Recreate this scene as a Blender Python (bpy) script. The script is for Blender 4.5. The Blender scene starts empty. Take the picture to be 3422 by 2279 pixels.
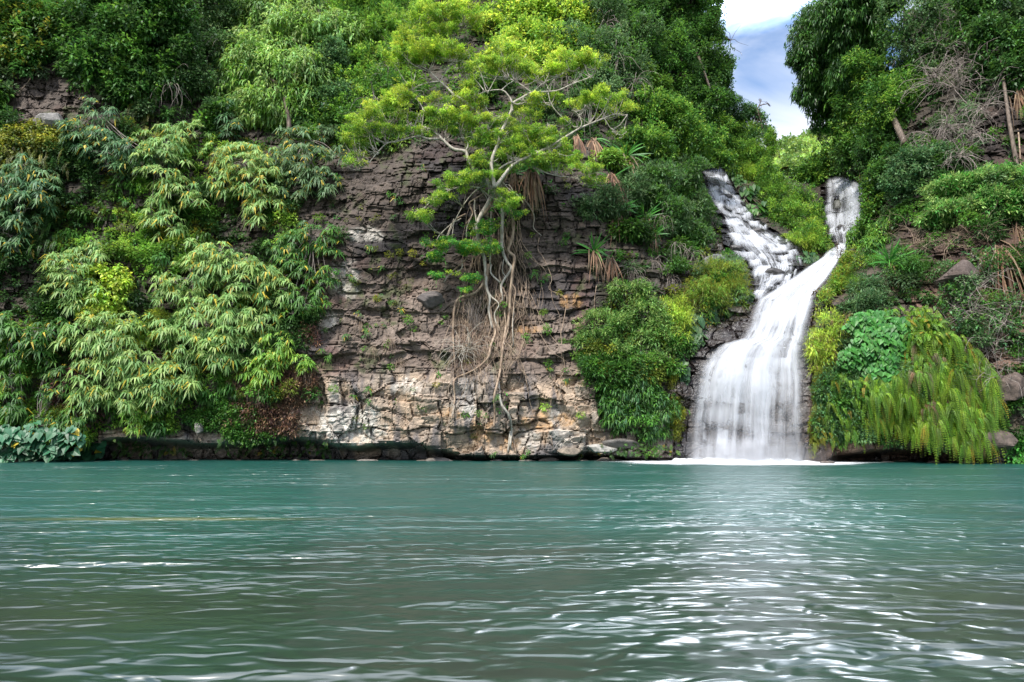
import bpy, math, random
import numpy as np
from mathutils import Vector, Euler

# ------------------------------------------------------------------ camera, world, sun, exposure
sc = bpy.context.scene
col = sc.collection
F = 3422 * 24 / 36.0          # focal length in photograph pixels
CX, HY, CAMZ = 1711.0, 1439.0, 1.8
cam_d = bpy.data.cameras.new("camera")
cam_d.lens = 24; cam_d.sensor_width = 36
cam_d.shift_y = (HY - 2279 / 2) / 3422
cam_d.clip_start = 0.1; cam_d.clip_end = 3000
cam = bpy.data.objects.new("camera", cam_d); col.objects.link(cam)
cam.location = (0, 0, CAMZ); cam.rotation_euler = (math.radians(90), 0, 0)
sc.camera = cam

SUN_EL, SUN_AZ = math.radians(52), math.radians(215)   # azimuth clockwise from +Y (sun behind the camera, from the left)
w = bpy.data.worlds.new("World"); sc.world = w; w.use_nodes = True
nt = w.node_tree; nt.nodes.clear()
N = nt.nodes.new; L = nt.links.new
out = N("ShaderNodeOutputWorld"); bg = N("ShaderNodeBackground"); bg.inputs[1].default_value = 0.13
sky = N("ShaderNodeTexSky"); sky.sky_type = 'NISHITA'; sky.sun_disc = False
sky.sun_elevation = SUN_EL; sky.sun_rotation = SUN_AZ; sky.air_density = 1.0; sky.dust_density = 0.1; sky.ozone_density = 4.0
tc = N("ShaderNodeTexCoord")
mp = N("ShaderNodeMapping"); mp.inputs['Scale'].default_value = (2.6, 2.6, 3.6); mp.inputs['Rotation'].default_value = (0.2, 0.5, 0.9); mp.inputs['Location'].default_value = Vector((1.3, 8.03, 2.0)) + Euler((.2, .5, .9)).to_matrix() @ Vector((0, 0, -.32))
nz = N("ShaderNodeTexNoise"); nz.inputs['Scale'].default_value = 1.7; nz.inputs['Detail'].default_value = 7; nz.inputs['Roughness'].default_value = .55; nz.inputs['Distortion'].default_value = .6
rp = N("ShaderNodeValToRGB"); rp.color_ramp.elements[0].position = .40; rp.color_ramp.elements[1].position = .64
mx = N("ShaderNodeMix"); mx.data_type = 'RGBA'
mx.inputs[7].default_value = (5.4, 5.6, 6.1, 1)
L(tc.outputs['Generated'], mp.inputs['Vector']); L(mp.outputs[0], nz.inputs['Vector']); 
sxyz = N('ShaderNodeSeparateXYZ'); L(tc.outputs['Generated'], sxyz.inputs[0])
el = N('ShaderNodeMath'); el.operation = 'MULTIPLY_ADD'; el.inputs[1].default_value = .32; el.inputs[2].default_value = -.17; L(sxyz.outputs[2], el.inputs[0])
sm_ = N('ShaderNodeMath'); sm_.operation = 'ADD'; L(nz.outputs[0], sm_.inputs[0]); L(el.outputs[0], sm_.inputs[1]); lo_ = N('ShaderNodeMapRange'); lo_.inputs[1].default_value = .43; lo_.inputs[2].default_value = .34; lo_.inputs[4].default_value = .22; L(sxyz.outputs[2], lo_.inputs[0]); s2_ = N('ShaderNodeMath'); s2_.operation = 'ADD'; L(sm_.outputs[0], s2_.inputs[0]); L(lo_.outputs[0], s2_.inputs[1]); L(s2_.outputs[0], rp.inputs[0])
L(sky.outputs[0], mx.inputs[6]); # extra-bright sky lobe added above the gully to brighten the pool's reflection
vd = N('ShaderNodeVectorMath'); vd.operation = 'DOT_PRODUCT'; vd.inputs[1].default_value = (math.sin(math.radians(20)) * math.cos(math.radians(39)), math.cos(math.radians(20)) * math.cos(math.radians(39)), math.sin(math.radians(39)))
L(tc.outputs['Generated'], vd.inputs[0]); br = N('ShaderNodeMapRange'); br.interpolation_type = 'SMOOTHSTEP'; br.inputs[1].default_value = .983; br.inputs[2].default_value = .9985; br.inputs[3].default_value = 1; br.inputs[4].default_value = 20
L(vd.outputs['Value'], br.inputs[0]); vs_ = N('ShaderNodeVectorMath'); vs_.operation = 'SCALE'; L(mx.outputs[2], vs_.inputs[0]); zb = N('ShaderNodeMapRange'); zb.inputs[1].default_value = .56; zb.inputs[2].default_value = .85; zb.inputs[3].default_value = 1; zb.inputs[4].default_value = 2.8; L(sxyz.outputs[2], zb.inputs[0]); zm = N('ShaderNodeMath'); zm.operation = 'MAXIMUM'; L(br.outputs[0], zm.inputs[0]); L(zb.outputs[0], zm.inputs[1]); L(zm.outputs[0], vs_.inputs[3]); wf = N('ShaderNodeMapRange'); wf.interpolation_type = 'SMOOTHSTEP'; wf.inputs[1].default_value = .985; wf.inputs[2].default_value = .997; wf.inputs[4].default_value = .92; L(vd.outputs['Value'], wf.inputs[0]); mxm = N('ShaderNodeMath'); mxm.operation = 'MAXIMUM'; L(rp.outputs[0], mxm.inputs[0]); L(wf.outputs[0], mxm.inputs[1]); L(mxm.outputs[0], mx.inputs[0]); L(vs_.outputs[0], bg.inputs[0]); L(bg.outputs[0], out.inputs[0])

sd = bpy.data.lights.new("sun", 'SUN'); sd.energy = 3.5; sd.angle = math.radians(7); sd.color = (1, .955, .87)
sun = bpy.data.objects.new("sun", sd); col.objects.link(sun)
sdir = Vector((math.sin(SUN_AZ) * math.cos(SUN_EL), math.cos(SUN_AZ) * math.cos(SUN_EL), math.sin(SUN_EL)))
sun.rotation_euler = sdir.to_track_quat('Z', 'Y').to_euler(); sun.location = sdir * 80

sc.view_settings.view_transform = 'Standard'; sc.view_settings.look = 'None'
sc.view_settings.exposure = 0.86; sc.view_settings.gamma = 1
sc.cycles.max_bounces = 6; sc.cycles.diffuse_bounces = 3; sc.cycles.glossy_bounces = 2
sc.cycles.transparent_max_bounces = 12; sc.cycles.transmission_bounces = 3
sc.cycles.caustics_reflective = False; sc.cycles.caustics_refractive = False

# ------------------------------------------------------------------ numeric helpers
rng = np.random.default_rng(7)
VS = 3422 / 2354.0            # overview units -> photograph pixels

def P(px, py, Y):
    px, py, Y = np.broadcast_arrays(np.asarray(px, float), np.asarray(py, float), np.asarray(Y, float))
    return np.stack([(px - CX) * Y / F, Y, CAMZ + (HY - py) * Y / F], -1)

def hsh(i, j, k, seed):
    n = (i.astype(np.int64) * 374761393 + j.astype(np.int64) * 668265263 + k.astype(np.int64) * 2147483647 + seed * 974711) & 0xffffffff
    n = ((n ^ (n >> 13)) * 1274126177) & 0xffffffff
    n = ((n ^ (n >> 16)) * 2246822519) & 0xffffffff
    return ((n ^ (n >> 15)) & 0xffffff) / float(0xffffff)

def vnoise(x, y, z, seed=0):
    xi, yi, zi = np.floor(x), np.floor(y), np.floor(z)
    fx, fy, fz = x - xi, y - yi, z - zi
    fx, fy, fz = [t * t * (3 - 2 * t) for t in (fx, fy, fz)]
    r = 0
    for a in (0, 1):
        for b in (0, 1):
            for c in (0, 1):
                wgt = (fx if a else 1 - fx) * (fy if b else 1 - fy) * (fz if c else 1 - fz)
                r = r + wgt * hsh(xi + a, yi + b, zi + c, seed)
    return r

def fbm(x, y, z, seed=0, octv=4):
    s, a, t = 0, .5, 0
    for o in range(octv):
        s = s + a * vnoise(x, y, z, seed + o * 17); t += a
        x, y, z, a = x * 2.03, y * 2.03, z * 2.03, a * .5
    return s / t

def worley(u, v, seed, jit=.85):
    ui, vi = np.floor(u), np.floor(v)
    f1 = np.full(u.shape, 9.); f2 = np.full(u.shape, 9.); idr = np.zeros(u.shape); ca = np.zeros(u.shape); cb = np.zeros(u.shape)
    for a in (-1, 0, 1):
        for b in (-1, 0, 1):
            ci, cj = ui + a, vi + b
            z0 = np.zeros_like(ci)
            jx = ci + .5 + (hsh(ci, cj, z0, seed) - .5) * jit
            jy = cj + .5 + (hsh(ci, cj, z0, seed + 1) - .5) * jit
            dx, dy = u - jx, v - jy
            d = np.maximum(np.abs(dx), np.abs(dy)) * .65 + np.hypot(dx, dy) * .35
            r = hsh(ci, cj, z0, seed + 2)
            closer = d < f1
            f2 = np.where(closer, f1, np.minimum(f2, d))
            idr = np.where(closer, r, idr); ca = np.where(closer, dx, ca); cb = np.where(closer, dy, cb)
            f1 = np.where(closer, d, f1)
    return f1, f2, idr, ca, cb

def sstep(a, b, x):
    t = np.clip((x - a) / (b - a), 0, 1)
    return t * t * (3 - 2 * t)

def inpoly(px, py, poly):
    px, py = np.asarray(px, float), np.asarray(py, float)
    ins = np.zeros(px.shape, bool); n = len(poly); j = n - 1
    for i in range(n):
        xi, yi = poly[i]; xj, yj = poly[j]
        c = ((yi > py) != (yj > py)) & (px < (xj - xi) * (py - yi) / (yj - yi + 1e-9) + xi)
        ins ^= c; j = i
    return ins

# ------------------------------------------------------------------ depth of the ground behind every plant
CP = """-700,1550,37 -700,1000,38 -700,500,40 -700,0,43 -700,-300,45
0,1545,40 0,1250,40.2 0,1000,41.2 0,700,42.6 0,400,44 0,0,46 0,-300,49
400,1545,40.6 400,1250,40.8 400,1000,41.6 400,700,43 400,400,44.6 400,0,47.5 400,-300,52
800,1545,41 800,1300,40.8 800,1100,41.6 800,800,43.6 800,500,46 800,300,48.5 800,0,53 800,-300,57
1100,1545,40.6 1100,1250,40.8 1100,1000,42 1100,700,43 1150,470,46.4 1240,560,44.8 1200,300,48.5 1200,0,54 1200,-300,59
1400,1545,40.2 1400,1310,40.2 1400,1150,41.6 1400,900,42.8 1400,600,43.6 1450,420,46 1450,200,50.5 1450,0,55 1450,-300,60
1700,1545,40.1 1700,1230,40.2 1700,1160,41.4 1700,900,42.8 1750,600,43.6 1750,450,44.8 1750,300,48.5 1800,100,53 1800,-300,60
2000,1545,40.2 2000,1230,40.6 2000,1150,41.4 2000,900,42.4 2000,600,44.2 2000,400,48 2050,200,52 2100,-100,58
2200,1545,40.6 2200,1250,41 2200,1000,42.4 2220,800,45 2230,600,48.5 2250,450,52 2250,250,56 2320,50,60 2380,-250,66
2300,1545,40.4 2300,1300,40.9 2330,1150,41.8 2420,1000,43.2 2450,880,45.5
2450,1545,39.9 2450,1250,40.1 2450,1170,40.7 2520,1100,41.6 2560,1030,42.6 2620,960,44.2 2700,900,46.4 2790,840,49
2600,1545,39.9 2650,1250,40.2 2640,1160,40.9 2680,1050,42
2800,790,51.5 2810,720,53.2 2810,620,54.6 2800,590,57
2540,960,44.4 2560,900,46.2 2620,830,48.8 2500,790,49.6 2450,700,52 2400,600,54.5 2360,560,56.5 2350,500,59
2660,760,52 2660,640,55.5 2680,560,60 2640,480,63 2550,450,62 2780,480,62
2760,1500,38.8 2780,1200,39.6 2760,1050,41.6 2800,950,43.4 2880,850,45.5 2900,700,48.5 2900,560,51 2900,420,53
2900,1545,38.4 2900,1300,38.6 2950,1100,39.4 2950,950,41.6
3100,1545,37.9 3100,1250,38 3100,1000,39.6 3100,850,41 3050,700,43.6 3000,560,46.6 3050,350,49 3150,150,51 3250,0,53
3422,1545,37.4 3422,1250,37.6 3422,1000,38.8 3422,800,40 3422,600,41.4 3422,350,43.5 3422,100,46 3422,-250,50
4100,1550,34 4100,1000,35 4100,400,38 4100,-200,42"""
CP = np.array([[float(a) for a in t.split(',')] for t in CP.split()])
K = 1000.0
_d = np.hypot(CP[:, None, 0] - CP[None, :, 0], CP[:, None, 1] - CP[None, :, 1]) / K
_A = np.zeros((len(CP) + 3,) * 2); _A[:len(CP), :len(CP)] = -_d - np.eye(len(CP)) * -.004
_Q = np.c_[np.ones(len(CP)), CP[:, 0] / K, CP[:, 1] / K]; _A[:len(CP), len(CP):] = _Q; _A[len(CP):, :len(CP)] = _Q.T
_W = np.linalg.solve(_A, np.r_[CP[:, 2], 0, 0, 0])

LIP = np.array([(-700, 1500), (0, 1500), (300, 1480), (420, 1462), (700, 1480), (900, 1472), (1000, 1462), (1090, 1478), (1200, 1492), (1290, 1478),
                (1380, 1480), (1450, 1498), (1530, 1518), (1700, 1526), (1850, 1522), (1960, 1512), (2100, 1528), (2250, 1536), (2300, 1560), (2740, 1560),
                (2800, 1515), (2950, 1500), (3100, 1490), (3250, 1500), (3330, 1560), (4100, 1560)], float)

def D0(px, py):
    px = np.asarray(px, float); py = np.asarray(py, float); sh = px.shape
    a, b = px.ravel(), py.ravel(); o = np.empty(a.shape)
    for i in range(0, len(a), 40000):
        aa, bb = a[i:i + 40000], b[i:i + 40000]
        d = np.hypot(aa[:, None] - CP[None, :, 0], bb[:, None] - CP[None, :, 1]) / K
        o[i:i + 40000] = -d @ _W[:-3] + _W[-3] + _W[-2] * aa / K + _W[-1] * bb / K
    lip = np.interp(a, LIP[:, 0], LIP[:, 1])
    o = o + 2.6 * sstep(-4, 22, b - lip)
    return o.reshape(sh)

# coarse lookup grid
GX = np.arange(-700, 4121, 20.); GY = np.arange(-760, 1661, 10.)
_gx, _gy = np.meshgrid(GX, GY); DG = D0(_gx, _gy)
def D(px, py):
    px = np.clip(np.asarray(px, float), GX[0], GX[-1] - 1); py = np.clip(np.asarray(py, float), GY[0], GY[-1] - 1)
    i = (px - GX[0]) / 20.; j = (py - GY[0]) / 10.
    i0 = i.astype(int); j0 = j.astype(int); fi = i - i0; fj = j - j0
    return DG[j0, i0] * (1 - fi) * (1 - fj) + DG[j0, i0 + 1] * fi * (1 - fj) + DG[j0 + 1, i0] * (1 - fi) * fj + DG[j0 + 1, i0 + 1] * fi * fj

# regions of the photograph (pixels)
ROCK = [[(1010, 600), (1120, 520), (1500, 470), (1640, 500), (1900, 540), (2060, 560), (2060, 900), (1980, 1000), (1930, 1150), (1960, 1300), (2010, 1400), (2180, 1545),
         (940, 1545), (900, 1450), (985, 1290), (1050, 1120), (1090, 900), (980, 760)],
        [(60, 250), (420, 270), (440, 400), (300, 430), (250, 480), (60, 480)],
        [(330, 1440), (900, 1440), (940, 1545), (330, 1545)],
        [(2960, 960), (3180, 900), (3422, 880), (3422, 1220), (3300, 1300), (3280, 1480), (3422, 1545), (2760, 1545), (2760, 1480), (3200, 1480), (3250, 1250), (3100, 1050)],
        [(3000, 760), (3422, 640), (3422, 860), (3170, 930), (3040, 940)],
        [(3250, 380), (3422, 320), (3422, 560), (3290, 580)],
        [(2700, 1000), (2790, 960), (2800, 1010), (2740, 1100), (2740, 1250), (2760, 1545), (2680, 1545), (2690, 1100)],
        [(2200, 1360), (2330, 1180), (2360, 1120), (2500, 1060), (2520, 1120), (2360, 1200), (2330, 1545), (2200, 1545)],
        [(2560, 620), (2640, 590), (2680, 600), (2680, 650), (2560, 640)]]

GAP = [(x * VS, y * VS) for x, y in [(1648, -60), (1650, 30), (1668, 120), (1682, 205), (1712, 228), (1758, 250), (1778, 300), (1776, 376), (1800, 384), (1860, 380), (1895, 340), (1905, 305), (1880, 310), (1850, 262), (1824, 222), (1816, 130), (1812, 60), (1862, 25), (1872, -60)]]
def rows(spec):
    return np.array(spec, float)
def zd(l):       # enlarged view of the falls -> photograph pixels
    return rows([(y / 2.613 + 400, a / 2.613 + 2250, b / 2.613 + 2250) for y, a, b in l])
FALL_MAIN = rows([(826, 2780, 2838), (834, 2767, 2832), (859, 2747, 2812), (897, 2690, 2793), (936, 2633, 2767), (974, 2572, 2733), (1000, 2530, 2722), (1032, 2517, 2717),
                  (1086, 2500, 2703), (1129, 2479, 2694), (1151, 2400, 2694), (1184, 2365, 2697), (1227, 2334, 2702), (1292, 2316, 2706), (1400, 2306, 2706), (1548, 2292, 2710)])
FALL_LEFT = zd([(395, 395, 420), (440, 240, 470), (500, 245, 490), (600, 270, 535), (750, 345, 625), (850, 420, 690), (950, 445, 820), (1000, 455, 910), (1080, 470, 1070), (1110, 480, 1110),
                (1200, 610, 1100), (1300, 680, 1110), (1400, 700, 1000), (1480, 700, 900), (1560, 705, 760)])
FALL_RIGHT = zd([(492, 1350, 1520), (520, 1330, 1570), (570, 1322, 1660), (650, 1320, 1700), (800, 1310, 1690), (900, 1325, 1650), (960, 1345, 1600), (1050, 1390, 1580), (1130, 1410, 1560)])

def in_fall(px, py, R, m=0):
    a = np.interp(py, R[:, 0], R[:, 1]); b = np.interp(py, R[:, 0], R[:, 2])
    return (py >= R[0, 0] - m) & (py <= R[-1, 0] + m) & (px > a - m) & (px < b + m)

def cascade_mask(px, py):
    return in_fall(px, py, FALL_LEFT, 14) | in_fall(px, py, FALL_RIGHT, 14)

# ------------------------------------------------------------------ object helpers
def mk_mesh(name, verts, faces, cols=None, uvs=None, smooth=False):
    verts = np.ascontiguousarray(verts, np.float32); faces = np.ascontiguousarray(faces, np.int32)
    me = bpy.data.meshes.new(name); k = faces.shape[1]
    me.vertices.add(len(verts)); me.vertices.foreach_set('co', verts.ravel())
    me.loops.add(faces.size); me.loops.foreach_set('vertex_index', faces.ravel())
    me.polygons.add(len(faces)); me.polygons.foreach_set('loop_start', np.arange(0, faces.size, k, dtype=np.int32))
    me.polygons.foreach_set('loop_total', np.full(len(faces), k, np.int32))
    me.polygons.foreach_set('use_smooth', np.full(len(faces), smooth, bool))
    if cols is not None:
        c = np.ones((len(verts), 4), np.float32); c[:, :3] = cols
        a = me.color_attributes.new('Col', 'FLOAT_COLOR', 'POINT'); a.data.foreach_set('color', c.ravel())
    if uvs is not None:
        l = me.uv_layers.new(name='UVMap'); l.data.foreach_set('uv', np.ascontiguousarray(uvs[faces.ravel()], np.float32).ravel())
    me.update(); me.validate()
    return me

def link(name, me, mat, parent=None, loc=None):
    if mat and not me.materials: me.materials.append(mat)
    o = bpy.data.objects.new(name, me); col.objects.link(o)
    if parent: o.parent = parent
    if loc is not None: o.location = loc
    return o

def tag(o, label=None, cat=None, group=None, kind=None):
    if label: o['label'] = label
    if cat: o['category'] = cat
    if group: o['group'] = group
    if kind: o['kind'] = kind
    return o

def thing(name, loc, label, cat, group=None):
    o = bpy.data.objects.new(name, None); col.objects.link(o); o.location = loc; o.empty_display_size = .3
    return tag(o, label, cat, group)

# ------------------------------------------------------------------ materials
def new_mat(name):
    m = bpy.data.materials.new(name); m.use_nodes = True; m.node_tree.nodes.clear()
    return m, m.node_tree.nodes.new, m.node_tree.links.new

def leaf_mat(name, rough=.5, trans=.35, spec=.35):
    m, N, L = new_mat(name)
    o = N("ShaderNodeOutputMaterial"); a = N("ShaderNodeAttribute"); a.attribute_name = 'Col'
    p = N("ShaderNodeBsdfPrincipled"); p.inputs['Roughness'].default_value = rough; p.inputs['Specular IOR Level'].default_value = spec
    t = N("ShaderNodeBsdfTranslucent"); mxs = N("ShaderNodeMixShader"); mxs.inputs[0].default_value = trans
    h = N("ShaderNodeHueSaturation"); h.inputs['Hue'].default_value = .485; h.inputs['Value'].default_value = 1.5
    L(a.outputs['Color'], p.inputs['Base Color']); L(a.outputs['Color'], h.inputs['Color']); L(h.outputs[0], t.inputs['Color'])
    L(p.outputs[0], mxs.inputs[1]); L(t.outputs[0], mxs.inputs[2]); L(mxs.outputs[0], o.inputs[0])
    return m
M_LEAF = leaf_mat('leaf'); M_GLOSSY = leaf_mat('glossy_leaf', .42, .25, .3)

def bark_mat(name, c1, c2):
    m, N, L = new_mat(name)
    o = N("ShaderNodeOutputMaterial"); p = N("ShaderNodeBsdfPrincipled"); p.inputs['Roughness'].default_value = .8
    g = N("ShaderNodeNewGeometry"); mpn = N("ShaderNodeMapping"); mpn.inputs['Scale'].default_value = (6, 6, 1.6)
    n = N("ShaderNodeTexNoise"); n.inputs['Scale'].default_value = 1.5; n.inputs['Detail'].default_value = 5
    r = N("ShaderNodeValToRGB"); r.color_ramp.elements[0].color = (*c1, 1); r.color_ramp.elements[1].color = (*c2, 1)
    r.color_ramp.elements[0].position = .35; r.color_ramp.elements[1].position = .65
    b = N("ShaderNodeBump"); b.inputs['Strength'].default_value = .5; b.inputs['Distance'].default_value = .03
    L(g.outputs['Position'], mpn.inputs[0]); L(mpn.outputs[0], n.inputs[0]); L(n.outputs[0], r.inputs[0]); L(r.outputs[0], p.inputs['Base Color'])
    L(n.outputs[0], b.inputs['Height']); L(b.outputs[0], p.inputs['Normal']); L(p.outputs[0], o.inputs[0])
    return m
M_PALE = bark_mat('pale_bark', (.22, .19, .15), (.50, .46, .39))
M_BARK = bark_mat('brown_bark', (.05, .035, .025), (.16, .12, .09))
M_ROOT = bark_mat('root_bark', (.14, .09, .06), (.36, .27, .19))
M_TWIG = bark_mat('grey_twig', (.14, .11, .10), (.34, .29, .25))
M_STRAW = leaf_mat('dead_leaf', .7, .2, .2)

def rock_mat():
    m, N, L = new_mat('basalt')
    o = N("ShaderNodeOutputMaterial"); p = N("ShaderNodeBsdfPrincipled"); a = N("ShaderNodeAttribute"); a.attribute_name = 'Col'
    wet = N("ShaderNodeAttribute"); wet.attribute_name = 'wet'
    g = N("ShaderNodeNewGeometry")
    n1 = N("ShaderNodeTexNoise"); n1.inputs['Scale'].default_value = 3.2; n1.inputs['Detail'].default_value = 9; n1.inputs['Roughness'].default_value = .68
    n2 = N("ShaderNodeTexNoise"); n2.inputs['Scale'].default_value = 9; n2.inputs['Detail'].default_value = 6; n2.inputs['Roughness'].default_value = .7
    mr = N("ShaderNodeMapRange"); mr.inputs[1].default_value = .3; mr.inputs[2].default_value = .72; mr.inputs[3].default_value = .45; mr.inputs[4].default_value = 1.55
    mul = N("ShaderNodeMix"); mul.data_type = 'RGBA'; mul.blend_type = 'MULTIPLY'; mul.inputs[0].default_value = 1
    rr = N("ShaderNodeMapRange"); rr.inputs[3].default_value = .9; rr.inputs[4].default_value = .28
    b = N("ShaderNodeBump"); b.inputs['Strength'].default_value = .8; b.inputs['Distance'].default_value = .055
    L(g.outputs['Position'], n1.inputs[0]); L(g.outputs['Position'], n2.inputs[0]); L(n1.outputs[0], mr.inputs[0]); L(a.outputs['Color'], mul.inputs[6]); L(mr.outputs[0], mul.inputs[7])
    L(mul.outputs[2], p.inputs['Base Color']); L(wet.outputs['Fac'], rr.inputs[0]); L(rr.outputs[0], p.inputs['Roughness'])
    ad = N("ShaderNodeMath"); ad.operation = 'ADD'; L(n1.outputs[0], ad.inputs[0]); L(n2.outputs[0], ad.inputs[1])
    L(ad.outputs[0], b.inputs['Height']); L(b.outputs[0], p.inputs['Normal']); L(p.outputs[0], o.inputs[0])
    return m
M_ROCK = rock_mat()

# ------------------------------------------------------------------ cliff
RIDGE = np.array([(-500, -420), (1400, -420), (1500, -300), (1580, -120), (1620, 60), (1655, 200), (1700, 310), (1750, 382), (1780, 404), (1900, 404), (1950, 392), (1990, 350), (2040, 300),
                  (2080, 220), (2130, 80), (2180, -60), (2280, -360), (2900, -420)], float) * VS
def rock_relief(X, Z, Yd):
    """block relief (metres towards the camera), a random number per block, crack measure"""
    wx = (fbm(X * .35, Z * .35, Yd * 0, 3, 3) - .5) * 1.5; wz = (fbm(X * .35, Z * .35, Yd * 0 + 5, 4, 3) - .5) * 1.0
    f1, f2, r1, a1, b1 = worley((X + wx) / 1.9, (Z + wz) / 1.75, 11, .95)
    g1, g2, r2, a2, b2 = worley((X + wx) / 1.15, (Z + wz * .8) / .66, 21, .9)
    h1, h2, r3, a3, b3 = worley((X + wx) / .42, (Z + wz) / .3, 31)
    lowm = sstep(5.6, 4.6, Z + (fbm(X * .5, Z * .1, Z * 0, 9, 2) - .5) * 1.5)
    e1 = f2 - f1; e2 = g2 - g1; e3 = h2 - h1
    k1, k2, r4, a4, b4 = worley((X + wx * 1.6) / 1.0 + 7, (Z + wz * 1.5) / .8, 51); e4 = k2 - k1
    cm = sstep(.30, .58, fbm(X * .8, Z * .8, Z * 0 + 2, 71, 3))          # cracks fade in and out
    big = (r1 - .5) * .85 + (a1 * (hr(r1, 1) - .5) + b1 * (hr(r1, 2) - .5)) * 1.0 + (r4 - .5) * .30 + (a4 * (hr(r4, 1) - .5) + b4 * (hr(r4, 2) - .35)) * .9 \
        - .30 * sstep(.055, .0, e1) * (.25 + .75 * cm) - .12 * sstep(.05, 0, e4) * cm
    med = (r2 - .5) * .30 + (a2 * (hr(r2, 1) - .5) + b2 * (hr(r2, 2) - .45)) * .30 - .19 * sstep(.08, .0, e2) * (.3 + .7 * cm)
    sml = (r3 - .5) * .12 + (a3 * (hr(r3, 3) - .5) + b3 * (hr(r3, 4) - .5)) * .18 - .06 * sstep(.10, 0, e3) * cm
    zb_ = Z + (fbm(X * .18, Z * .3, Z * 0, 72, 3) - .5) * 1.6
    br_, rb_, jb_, eb_ = bricks(X + wx * .5 + (fbm(X * 1.6, Z * 1.6, Z * 0, 74, 3) - .5) * .35, zb_ + (fbm(X * .9, Z * 1.4, Z * 0 + 3, 75, 3) - .5) * .45, 1.2, .60, 81)
    bl_, rl_, jl_, el_ = bricks(X + wx * .8 + (fbm(X * 1.2, Z * 1.2, Z * 0, 76, 3) - .5) * .5, Z + (fbm(X * .6, Z * .8, Z * 0 + 3, 77, 3) - .5) * .9, 2.4, 1.75, 85)
    mk_ = sstep(.38, .5, fbm(X * .22, Z * .22, Z * 0, 87, 2))
    med = med * (1 - mk_) + (br_ * .42 - .20 * jb_) * mk_
    big = big * .6 + bl_ * .6 - .26 * jl_ * (.35 + .65 * cm)
    r2 = np.where(mk_ > .5, rb_, r2)
    strata = (hsh(np.floor(zb_ / .9), Z * 0, Z * 0, 73) - .5) * .38 * sstep(0, .12, (zb_ / .9) % 1.0)
    rel = big * (lowm * 1.0 + (1 - lowm) * .40) + med * (lowm * .28 + (1 - lowm) * .95) + sml * .5 + strata * (1 - lowm)
    rel = rel + (fbm(X * .5, Z * .5, Yd * .3, 41, 3) - .5) * 1.0 + (fbm(X * 3, Z * 3, Yd * .3, 42, 3) - .5) * .10
    rid = r1 * (.35 * lowm + .2) + r4 * .25 + r2 * (.55 - .4 * lowm)
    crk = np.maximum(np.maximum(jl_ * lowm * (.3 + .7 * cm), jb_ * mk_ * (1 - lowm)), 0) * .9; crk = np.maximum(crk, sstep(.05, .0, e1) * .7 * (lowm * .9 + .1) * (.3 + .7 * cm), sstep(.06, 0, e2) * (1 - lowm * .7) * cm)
    return rel, rid, crk, lowm
def bricks(u, v, w, h, seed):
    '''irregular courses of broken blocks: relief, random, joint'''
    row = np.floor(v / h); fv = v / h - row; z0 = u * 0
    wv_ = w * (.6 + .9 * hsh(row, z0, z0, seed)); uu = u / wv_ + hsh(row, z0, z0, seed + 1) * 9
    c = np.floor(uu); fu = uu - c
    sh_ = (hsh(c, row, z0, seed + 2) - .5) * .5; left = fu < .25 + sh_ * .4     # some blocks split again
    r = hsh(c, row, left * 1., seed + 3); du = np.minimum(np.minimum(fu, 1 - fu), np.abs(fu - (.25 + sh_ * .4)) + .1 * (hsh(c, row, z0, seed + 4) > .4)) * wv_
    dv = np.minimum(fv, 1 - fv) * h; e = np.minimum(du, dv)
    rel = (r - .5) + ((fu - .5) * (hr(r, 5) - .5) + (fv - .5) * (hr(r, 6) - .6)) * .7
    return rel, r, sstep(.055, .0, e), e
def hr(r, k):
    return (r * 7919.13 * k + .37 * k) % 1.0

STEP = 4
cpx = np.arange(-620, 4060, STEP, dtype=float); cpy = np.r_[np.arange(1640, -200, -STEP), np.arange(-200, -900, -14)].astype(float)
gpx, gpy = np.meshgrid(cpx, cpy)
ridge = np.interp(gpx, RIDGE[:, 0], RIDGE[:, 1])
over = np.clip(ridge - gpy, 0, None)
py_e = np.maximum(gpy, ridge)
Yb = D(gpx, py_e)
X0 = (gpx - CX) * Yb / F; Z0 = CAMZ + (HY - py_e) * Yb / F
rel, rid, crk, lowm = rock_relief(X0, Z0, Yb)
cas = cascade_mask(gpx, py_e)
mainf = in_fall(gpx, py_e, FALL_MAIN, 6)
def cas_cells(px, py):
    Y = D(px, py); X = (px - CX) * Y / F; Z = (HY - py) * Y / F
    X = X + (fbm(X * .5, Z * .8, X * 0, 77, 3) - .5) * 1.6; Z = Z + (fbm(X * .5, Z * .6, X * 0, 78, 3) - .5) * 1.2
    f1, f2, rid_, ca, cb = worley(X / 1.25, Z / .62, 79, .8)
    g1, g2, rid2, c2, d2 = worley(X / .5, Z / .3, 80, .8)
    return rid_, cb, f2 - f1, rid2, d2
ci_, cb_, ce_, ci2_, cd2_ = cas_cells(gpx, py_e)
rel = np.where(cas, (ci_ - .5) * .8 - cb_ * .55 + (ci2_ - .5) * .3 - cd2_ * .25 - .15 * sstep(.1, 0, ce_), rel)
rel = np.where(mainf, rel * .35, rel)
CLIFF_REL = rel
Yc = Yb - rel + over * .12
V3 = np.stack([(gpx - CX) * Yc / F, Yc, CAMZ + (HY - py_e) * (Yb - rel) / F + over * .004], -1)
def Drel(px, py):
    """depth of the finished rock surface"""
    i = np.clip(((np.asarray(px, float) - cpx[0]) / STEP).round().astype(int), 0, len(cpx) - 1)
    j = np.clip(((cpy[0] - np.asarray(py, float)) / STEP).round().astype(int), 0, 459)
    return (Yb - rel)[j, i]

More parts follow.
